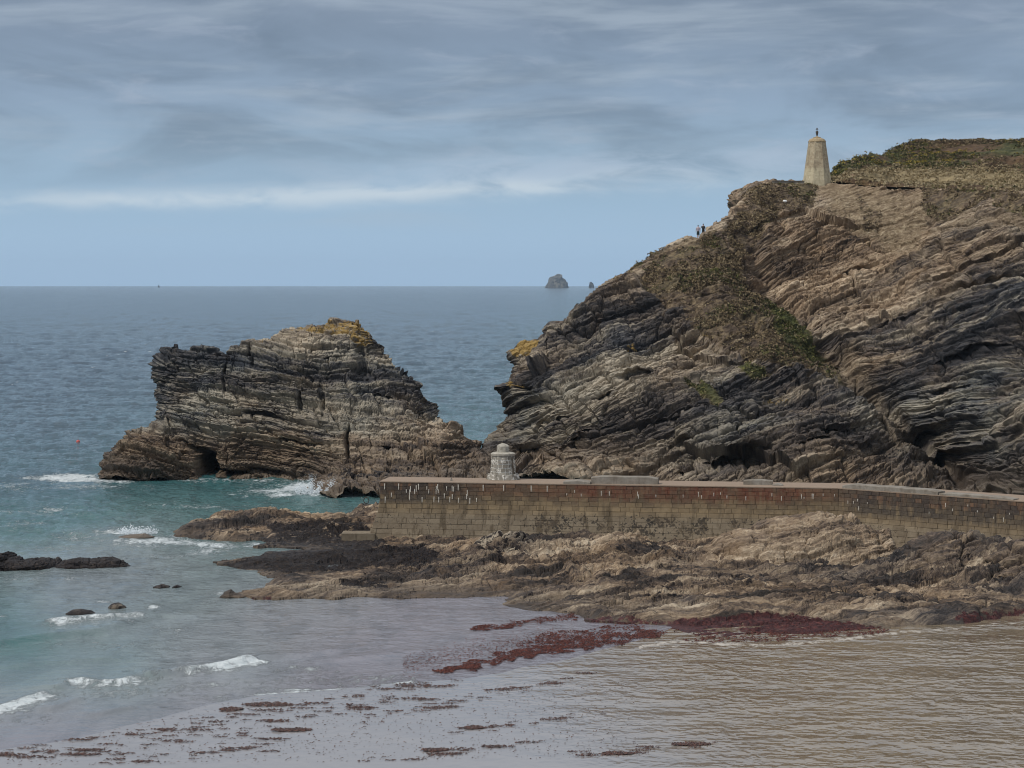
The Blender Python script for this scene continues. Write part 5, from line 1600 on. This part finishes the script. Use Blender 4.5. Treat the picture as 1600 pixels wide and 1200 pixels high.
def build_person(name, x, y, z, h, facing, pose, colors, label, pack=False):
    """facing in radians about z (0 = looking to +Y). pose: joints in units of height, x right, y front"""
    root = bpy.data.objects.new(name, None); col.objects.link(root)
    root.location = (x, y, z); root.rotation_euler = (0, 0, facing)
    tag(root, label, 'person')
    J, E, R = pose()
    me = bpy.data.meshes.new('body')
    me.from_pydata([tuple(c * h for c in j) for j in J], E, [])
    o = link('body', me, colors['skin'], root)
    o.modifiers.new('skin', 'SKIN')
    for i, sv in enumerate(me.skin_vertices[0].data):
        rr = R[i]
        sv.radius = (rr[0] * h, rr[1] * h); sv.use_root = (i == 0)
    sub = o.modifiers.new('sub', 'SUBSURF'); sub.levels = sub.render_levels = 2

    def blob(nm, c, r3, mat, lean=0.0):
        V = []; Fc = []
        n1, n2 = 12, 8
        for i in range(n2 + 1):
            th = math.pi * i / n2
            for j in range(n1):
                ph = 2 * math.pi * j / n1
                V.append(((c[0] + r3[0] * math.sin(th) * math.cos(ph)) * h, (c[1] + r3[1] * math.sin(th) * math.sin(ph)) * h, (c[2] + r3[2] * math.cos(th)) * h))
        for i in range(n2):
            for j in range(n1):
                Fc.append((i * n1 + j, i * n1 + (j + 1) % n1, (i + 1) * n1 + (j + 1) % n1, (i + 1) * n1 + j))
        m_ = bpy.data.meshes.new(nm); m_.from_pydata(V, [], Fc); m_.polygons.foreach_set('use_smooth', [True] * len(Fc))
        return link(nm, m_, mat, root)

    def tube(nm, rings, mat):
        V = []; Fc = []; n1 = 14
        for (cx_, cy_, cz_, rx, ry) in rings:
            for j in range(n1):
                a = 2 * math.pi * j / n1
                V.append(((cx_ + rx * math.cos(a)) * h, (cy_ + ry * math.sin(a)) * h, cz_ * h))
        for i in range(len(rings) - 1):
            for j in range(n1):
                Fc.append((i * n1 + j, i * n1 + (j + 1) % n1, (i + 1) * n1 + (j + 1) % n1, (i + 1) * n1 + j))
        m_ = bpy.data.meshes.new(nm); m_.from_pydata(V, [], Fc); m_.polygons.foreach_set('use_smooth', [True] * len(Fc))
        return link(nm, m_, mat, root)
    tube('shirt', [(0, 0, .50, .098, .066), (0, 0, .56, .098, .066), (0, 0, .66, .105, .070), (0, 0, .75, .120, .074), (0, 0, .80, .115, .066), (0, 0, .835, .06, .05), (0, 0, .85, .036, .036)], colors['top'])
    tube('shorts', [(0, 0, .47, .10, .072), (0, 0, .53, .10, .072), (0, 0, .55, .095, .068)], colors['bottom'])
    for s in (-1, 1):
        leg = pose_leg[pose.__name__][0 if s < 0 else 1]
        tube('shorts_leg', [(leg[1][0] * .9 + leg[0][0] * .1, leg[1][1] * .7, .285, .056, .060), (leg[0][0], leg[0][1] * .5, .40, .058, .066), (leg[0][0] * .8, 0, .50, .060, .07)], colors['bottom'])
        sl = pose_arm[pose.__name__][0 if s < 0 else 1]
        (ax, ay, az), (bx_, by, bz) = sl
        V = []; 
        rings = []
        tube('sleeve', [(ax + (bx_ - ax) * t, ay + (by - ay) * t, az + (bz - az) * t, .036, .036) for t in (0, .3, .6, .9)], colors['top'])
        blob('shoe', (leg[2][0], leg[2][1] + .025, .018), (.028, .072, .022), colors['shoe'])
    blob('hair', (0, -.008, .955), (.046, .054, .046), colors['hair'])
    if pack:
        blob('backpack', (0, -.105, .70), (.085, .062, .125), colors['pack'])
    return root


def pose_stand():
    J = [(0, 0, .53), (0, 0, .62), (0, 0, .72), (0, 0, .80), (0, .0, .86), (0, .008, .90), (0, .012, .955)]
    R = [(.085, .06), (.075, .055), (.085, .06), (.07, .05), (.032, .032), (.036, .042), (.044, .052)]
    E = [(i, i + 1) for i in range(6)]
    for s in (-1, 1):
        (hx, hy, _), (kx, ky, kz), (fx, fy, fz) = [(s * .05, 0, .5), (s * .055, .01, .28), (s * .06, 0, .05)]
        k = len(J)
        J += [(hx, hy, .48), (kx, ky, kz), (kx, ky - .015, kz - .08), (fx, fy, fz), (fx, fy + .07, .02)]
        R += [(.052, .055), (.034, .036), (.033, .04), (.02, .024), (.02, .014)]
        E += [(0, k), (k, k + 1), (k + 1, k + 2), (k + 2, k + 3), (k + 3, k + 4)]
        k = len(J)
        J += [(s * .115, 0, .80), (s * .15, -.01, .65), (s * .155, .03, .51), (s * .155, .045, .46)]
        R += [(.034, .034), (.026, .026), (.016, .018), (.02, .012)]
        E += [(3, k), (k, k + 1), (k + 1, k + 2), (k + 2, k + 3)]
        for q in range(4):
            J.append((s * (.155), .045 + (q - 1.5) * .012, .425 + abs(q - 1.5) * .004)); R.append((.006, .006)); E.append((k + 3, len(J) - 1))
        J.append((s * .14, .065, .455)); R.append((.006, .006)); E.append((k + 3, len(J) - 1))
    return J, E, R


def pose_lean():
    """one forearm reaching towards the companion"""
    J, E, R = pose_stand()
    # left arm (s = -1) is built first: its joints start at index 7+5
    i = 7 + 5
    J[i + 1] = (-.155, .03, .68); J[i + 2] = (-.24, .07, .62); J[i + 3] = (-.285, .085, .615)
    for q in range(4):
        J[i + 4 + q] = (-.318, .085 + (q - 1.5) * .012, .615)
    J[i + 8] = (-.295, .105, .628)
    return J, E, R


pose_leg = {k: [[(-.05, 0, .5), (-.055, .01, .28), (-.06, 0, .05)], [(.05, 0, .5), (.055, .01, .28), (.06, 0, .05)]] for k in ('pose_stand', 'pose_lean')}
pose_arm = {'pose_stand': [((-.105, 0, .81), (-.148, -.01, .67)), ((.105, 0, .81), (.148, -.01, .67))],
            'pose_lean': [((-.105, 0, .81), (-.152, .028, .69)), ((.105, 0, .81), (.148, -.01, .67))]}

SK = skin_mat('skin', (0.52, 0.33, 0.25))
HAIR = skin_mat('dark hair', (0.03, 0.022, 0.018))


def people():
    def stand(px, py, h, *a, **k):
        best = None
        for Y in np.arange(268, 292, 0.5):
            x = (px - 800) / F * Y
            z = cliff_z(x, Y, .35)
            e = abs((YE + F * (H - z) / Y) - py)
            if best is None or e < best[0] - 0.4:
                best = (e, x, Y, z)
        _, x, Y, z = best
        return build_person('person', x, Y, z - 0.02, h, *a, **k)
    stand(1090.8, 373, 1.74, math.radians(5), pose_stand, dict(skin=SK, top=skin_mat('grey pink shirt', (.42, .36, .40)), bottom=skin_mat('dark green shorts', (.012, .028, .026)), shoe=skin_mat('pale shoes', (.55, .5, .45)), hair=HAIR),
          'person in pale grey shirt and dark shorts on the cliff crest')
    stand(1098.8, 370, 1.72, math.radians(20), pose_lean, dict(skin=SK, top=skin_mat('black top', (.016, .017, .02)), bottom=skin_mat('black shorts', (.012, .012, .014)), shoe=skin_mat('light shoes', (.5, .47, .43)), hair=HAIR, pack=skin_mat('black backpack', (.02, .022, .024))),
          'person in black with a backpack, reaching towards the companion in the pale shirt', pack=True)
    x, Y = (1119.2 - 800) / F * 283, 283.0
    build_person('person', x, Y, H - (344.6 - YE) / F * Y - 1.7, 1.7, 0.3, pose_stand, dict(skin=SK, top=skin_mat('navy jacket', (.02, .024, .04)), bottom=skin_mat('navy trousers', (.015, .016, .02)), shoe=HAIR, hair=HAIR),
                 'dark clad person mostly hidden behind the ridge up the slope')


people()

# ------------------------------------------------------------------ small things
def small_things():
    # mooring ring on the rock by the end of the wall
    q = P(572.5, 794, 186)
    bm_v, bm_f = [], []
    n1, n2 = 24, 8
    for i in range(n1):
        a = 2 * math.pi * i / n1
        for j in range(n2):
            b = 2 * math.pi * j / n2
            rr = .24 + .035 * math.cos(b)
            bm_v.append((rr * math.cos(a), .035 * math.sin(b), rr * math.sin(a) * 1.15))
    for i in range(n1):
        for j in range(n2):
            bm_f.append((i * n2 + j, i * n2 + (j + 1) % n2, ((i + 1) % n1) * n2 + (j + 1) % n2, ((i + 1) % n1) * n2 + j))
    me = bpy.data.meshes.new('mooring_ring'); me.from_pydata(bm_v, [], bm_f)
    o = link('mooring_ring', me, M_IRON); o.location = q
    sx, sy = to_px(SHX, SHY, SHZ)
    m_ = np.abs(sx - 572) < 1.2
    k_ = np.where(m_, sy, 1e9).argmin()
    o.location = (SHX.ravel()[k_], SHY.ravel()[k_], SHZ.ravel()[k_] + .3)
    tag(o, 'iron mooring ring standing on the rock beside the left end of the harbour wall', 'ring')
    # sailing boat far out
    Y = gY(449.0)
    root = bpy.data.objects.new('sailing_boat', None); col.objects.link(root)
    root.location = ((248 - 800) / F * Y, Y, 0)
    tag(root, 'tiny dark sailing boat on the horizon at left', 'boat')
    dm = skin_mat('dark hull', (.05, .055, .065)); smt = skin_mat('grey sail', (.10, .11, .13))
    V = [(-5, 0, 1.3), (5.5, 0, 1.5), (-4.6, -1.2, .0), (3.8, 0, -.2), (-4.6, 1.2, 0), (-5, -1.4, 1.2), (-5, 1.4, 1.2), (1, -1.6, 1.2), (1, 1.6, 1.2), (0, 0, -.8)]
    Fh = [(5, 7, 9, 2), (7, 1, 3, 9), (6, 4, 9, 8), (8, 9, 3, 1), (5, 2, 9, 4, 6), (5, 6, 8, 1, 7)]
    me = bpy.data.meshes.new('hull'); me.from_pydata(V, [], Fh); link('hull', me, dm, root)
    link('mast', boxes_mesh('mast', [(-.1, .1, -.1, .1, 1, 12.5)]), dm, root)
    me = bpy.data.meshes.new('sail'); me.from_pydata([(-.2, .1, 2), (-.2, .1, 12), (-4.2, .5, 2.2), (.2, .1, 2), (.2, .1, 11), (4.2, .5, 1.8), (-.2, .2, 2), (-.2, .2, 12), (-4.2, .6, 2.2), (.2, .2, 2), (.2, .2, 11), (4.2, .6, 1.8)], [], [(0, 1, 2), (3, 5, 4), (6, 8, 7), (9, 10, 11)])
    link('sail', me, smt, root)
    Yb = gY(692)
    rb = bpy.data.objects.new('buoy', None); col.objects.link(rb); rb.location = ((122 - 800) / F * Yb, Yb, 0.0)
    tag(rb, 'small red buoy floating left of the sea stack', 'buoy')
    lathe('float', [(.02, -.25), (.2, -.15), (.3, .05), (.26, .25), (.12, .38), (.02, .42)], 14, skin_mat('faded red float', (.55, .09, .07)), rb)
    lathe('top_mark', [(.03, .38), (.03, .62), (.08, .64), (.02, .7)], 8, skin_mat('dark pin', (.05, .03, .03)), rb)
    # pale stone on the heather below the tower
    x, Y = (1226 - 800) / F * 288, 288.0
    d = (CLF[:, 0] / CLF[:, 1] * F + 800 - 1226) ** 2 + ((YE + F * (H - CLF[:, 2]) / CLF[:, 1]) - 316.5) ** 2
    v = CLF[d.argmin()]
    r = np.random.RandomState(2)
    V = []; Fc = []
    for i in range(7):
        for j in range(10):
            th = math.pi * i / 6; ph = 2 * math.pi * j / 10; k = 1 + r.uniform(-.12, .12)
            V.append((.30 * k * math.sin(th) * math.cos(ph), .2 * k * math.sin(th) * math.sin(ph), .17 * k * math.cos(th)))
    for i in range(6):
        for j in range(10):
            Fc.append((i * 10 + j, i * 10 + (j + 1) % 10, (i + 1) * 10 + (j + 1) % 10, (i + 1) * 10 + j))
    me = bpy.data.meshes.new('white_stone'); me.from_pydata(V, [], Fc)
    o = link('white_stone', me, skin_mat('white quartz', (.75, .74, .72))); o.location = v + np.array([0, -.35, .15])
    tag(o, 'small white stone lying in the heather below the low wall', 'stone')


small_things()


def weed_patches():
    m, g, b = principled('red seaweed')
    n = g.noise(g.pos(), 7.0, 4.0, 0.7)
    g.put(b.inputs['Base Color'], g.ramp(n, [(0.35, (0.018, 0.008, 0.006)), (0.55, (0.062, 0.022, 0.013)), (0.75, (0.16, 0.062, 0.034))]))
    b.inputs['Roughness'].default_value = 0.5
    r = np.random.RandomState(12)

    def frond_mesh(name, cx, cy, ex, ey, n, size, lift=.05):
        """n crumpled weed flakes in elongated heap around (cx, cy)"""
        th = r.uniform(0, 2 * np.pi, n); q = np.sqrt(r.uniform(0, 1, n))
        X = cx + q * np.cos(th) * ex; Y = cy + q * np.sin(th) * ey
        return X, Y

    def build(name, X, Y, sz, zoff=0.0):
        n = len(X)
        Z = np.maximum(sand_height(X, Y)[0], 0.0) + 0.01 + zoff + r.uniform(0, .05, n)
        a = r.uniform(0, np.pi, n) * 0.35; L = sz * r.uniform(.6, 1.6, n); Wd = sz * r.uniform(.25, .6, n)
        ca, sa = np.cos(a), np.sin(a)
        def pt(u, v, w): return np.stack([X + (u * L * ca - v * Wd * sa), Y + (u * L * sa + v * Wd * ca), Z + w], -1)
        h = r.uniform(.02, .09, n) * np.clip(sz / .15, .4, 2)
        V = np.stack([pt(-1, 0, 0 * h - .01), pt(0, -1, h * .2), pt(1, 0, 0 * h - .01), pt(0, 1, h * .8), pt(.1, 0, h)], 1)
        base = np.arange(n)[:, None, None] * 5
        Fc = (np.array([[0, 1, 4], [1, 2, 4], [2, 3, 4], [3, 0, 4]])[None] + base).reshape(-1, 3)
        me = mesh_np(name, V.reshape(-1, 3), Fc)
        return me
    # strand-line litter: little heaps along bands parallel to the water line
    XS, YS, SZ = [], [], []
    bands = [([(0, 1182), (120, 1165), (240, 1148), (330, 1135), (420, 1118), (520, 1095), (600, 1082), (700, 1068)], 60, 14), ([(30, 1192), (200, 1168), (330, 1152), (470, 1125), (620, 1100), (700, 1095)], 42, 12),
             ([(150, 1195), (260, 1185), (380, 1175), (430, 1165)], 18, 8), ([(560, 1130), (640, 1115), (700, 1108), (760, 1092)], 18, 8), ([(720, 1150), (800, 1140), (870, 1130), (930, 1115)], 14, 7), ([(560, 1198), (680, 1190), (760, 1180), (850, 1170)], 16, 5),
             ([(900, 1192), (1000, 1188), (1100, 1175)], 8, 6), ([(620, 1075), (680, 1060), (740, 1048)], 16, 5), ([(760, 1092), (850, 1070), (930, 1050)], 10, 5)]
    for ln, k, sp in bands:
        k = int(k * 1.7)
        c = curve(ln, r.uniform(0, 1, k)) + r.normal(0, 1, (k, 2)) * np.array([14, sp * .55])
        for (px, py) in c:
            q = G(px, py)
            big = r.uniform(.15, 1.0) ** 2.6
            n = int(8 + 60 * big)
            X, Y = frond_mesh('', q[0], q[1], .12 + .75 * big, .06 + .16 * big, n, .1)
            XS.append(X); YS.append(Y); SZ.append(r.uniform(.03, .05 + .07 * big, n))
    k = 2600
    q = G(r.uniform(0, 1000, k), r.uniform(1070, 1200, k))
    XS.append(q[:, 0]); YS.append(q[:, 1]); SZ.append(r.uniform(.02, .07, k))
    X, Y, S = map(np.concatenate, (XS, YS, SZ))
    _, d = sand_height(X, Y); ok = d > 0.2
    tag(link('seaweed_litter', build('seaweed_litter', X[ok], Y[ok], S[ok]), m), 'scattered brown red seaweed scraps strewn along the wet sand', kind='stuff')
    m2, g2, b2 = principled('red weed mat')
    n2 = g2.noise(g2.pos(), 6.0, 4.0, 0.7)
    g2.put(b2.inputs['Base Color'], g2.ramp(n2, [(0.35, (0.018, 0.006, 0.005)), (0.55, (0.080, 0.020, 0.013)), (0.75, (0.19, 0.058, 0.034))]))
    b2.inputs['Roughness'].default_value = 0.6; b2.inputs['Specular IOR Level'].default_value = 0.2
    # the red mats floating at the edge of the shelf
    XS, YS, SZ = [], [], []
    for poly, n, sz in (([(680, 1048), (740, 1032), (830, 1012), (900, 998), (1000, 984), (1060, 990), (960, 1008), (900, 1016), (830, 1026), (770, 1038), (720, 1050)], 5200, .09), ([(735, 984), (760, 977), (800, 975), (805, 983), (770, 988)], 600, .09),
                        ([(790, 972), (850, 962), (900, 958), (905, 966), (850, 972), (800, 980)], 600, .08), ([(800, 1005), (880, 985), (1000, 975), (1010, 985), (920, 998), (830, 1015)], 1100, .09), ([(670, 1048), (700, 1044), (715, 1050), (690, 1054)], 200, .1),
                        ([(1060, 1000), (1200, 990), (1380, 985), (1390, 996), (1200, 1008), (1080, 1006)], 900, .1)):
        p = np.array(poly, float)
        pts = np.empty((0, 2))
        while len(pts) < n:
            c = r.uniform(p.min(0), p.max(0), (n * 3, 2))
            dd = sdpoly(c[:, 0] + 12 * vn(c[:, 0] / 14, c[:, 1] / 3, 0, 5), c[:, 1] + 5 * vn(c[:, 0] / 18, c[:, 1] / 5, 9, 6), poly)
            den = vn(c[:, 0] / 22, c[:, 1] / 4, 3, 61) + .7 * vn(c[:, 0] / 7, c[:, 1] / 1.6, 5, 63)
            pts = np.concatenate([pts, c[(dd > 0) & (den > r.uniform(-.9, .5, len(dd)))]])
        pts = pts[:n]
        q = G(pts[:, 0], pts[:, 1])
        XS.append(q[:, 0]); YS.append(q[:, 1]); SZ.append(np.full(n, sz))
    # finer flecks drifting out
    k = 1500
    c = np.stack([r.uniform(630, 880, k), np.zeros(k)], 1); c[:, 1] = 1040 - (c[:, 0] - 640) * .20 + r.normal(0, 9, k)
    q = G(c[:, 0], c[:, 1]); XS.append(q[:, 0]); YS.append(q[:, 1]); SZ.append(np.full(k, .055))
    X, Y, S = map(np.concatenate, (XS, YS, SZ))
    tag(link('seaweed_mat', build('seaweed_mat', X, Y, S, .02), m2), 'red seaweed mats floating where the rock shelf meets the wet sand', kind='stuff')
    # single larger clumps
    for px, py, ex, ey, lab in ((418, 1103, 1.3, .5, 'widest of the dark seaweed clumps nearest the water edge'), (362, 1110, .6, .35, 'small seaweed clump just left of the widest one'), (455, 1146, 1.0, .35, 'seaweed clump alone on the sand below the strand line'),
                                (740, 1146, .45, .3, 'lone seaweed clump below the middle of the bay'), (1080, 1177, .9, .3, 'long thin seaweed clump at the bottom right of the sand'), (965, 1192, .7, .3, 'seaweed clump at the very bottom right of centre'),
                                (680, 1183, .6, .28, 'dark seaweed clump near the bottom centre')):
        q = G(px, py); n = 220
        X, Y = frond_mesh('', q[0], q[1], ex, ey, n, .1)
        o = link('seaweed_clump', build('seaweed_clump', X - q[0], Y - q[1], np.full(n, .11)), m)
        Z = float(max(sand_height(np.array([q[0]]), np.array([q[1]]))[0][0], 0))
        o.data.vertices.foreach_get  # keep api simple
        co = np.empty(len(o.data.vertices) * 3, np.float32); o.data.vertices.foreach_get('co', co); co = co.reshape(-1, 3)
        co[:, 2] -= np.percentile(co[:, 2], 5); o.data.vertices.foreach_set('co', co.ravel())
        o.location = (q[0], q[1], Z + .005)
        tag(o, lab, 'seaweed', 'larger seaweed clumps lying on the wet sand')


weed_patches()


def splash():
    r = np.random.RandomState(31)
    pts, sz = [], []
    for (px, h, lean, n) in ((478, 1.6, -.5, 260), (486, 2.0, .1, 320), (497, 1.4, .5, 260), (512, 1.7, .7, 240), (526, 1.0, .3, 180), (468, .9, -.4, 150)):
        Y = gY(770)
        x0 = (px - 800) / F * Y
        t = r.uniform(0, 1, n) ** 1.3
        pts.append(np.stack([x0 + lean * t * h * .6 + r.normal(0, .12 + .14 * t, n), Y - .8 + r.normal(0, .35, n), h * t + r.normal(0, .06, n)], -1)); sz.append(.07 * (1.2 - t))
    for n in (500,):
        px = r.uniform(185, 245, n); Y = gY(834)
        pts.append(np.stack([(px - 800) / F * Y, Y + r.normal(0, .5, n), np.abs(r.normal(0, .25, n))], -1)); sz.append(np.full(n, .05))
    P_ = np.concatenate(pts); S = np.concatenate(sz)
    tet = np.array([(1, 1, 1), (1, -1, -1), (-1, 1, -1), (-1, -1, 1)], float)
    V = (P_[:, None] + tet[None] * S[:, None, None] * r.uniform(.5, 1, (len(P_), 4, 1))).reshape(-1, 3)
    Fc = (np.array([[0, 1, 2], [0, 3, 1], [0, 2, 3], [1, 3, 2]])[None] + np.arange(len(P_))[:, None, None] * 4).reshape(-1, 3)
    me = mesh_np('sea_spray', V, Fc)
    m, g, b = principled('sea spray'); b.inputs['Base Color'].default_value = (.8, .84, .86, 1); b.inputs['Roughness'].default_value = .6
    tag(link('sea_spray', me, m), 'white spray thrown up where waves hit the low rocks', kind='stuff')


splash()


# ------------------------------------------------------------------ haze
def haze():
    me = boxes_mesh('haze', [(-17000, 17000, -600, 12600, -5, 140)])
    m = bpy.data.materials.new('haze'); m.use_nodes = True
    g = N(m.node_tree)
    v = g.n('ShaderNodeVolumePrincipled')
    v.inputs['Color'].default_value = (0.62, 0.80, 1.0, 1)
    v.inputs['Density'].default_value = 3.0e-5
    g.n('ShaderNodeOutputMaterial', {'Volume': v.outputs[0]})
    o = link('haze', me, m)
    tag(o, 'thin blue sea haze', kind='stuff')


haze()
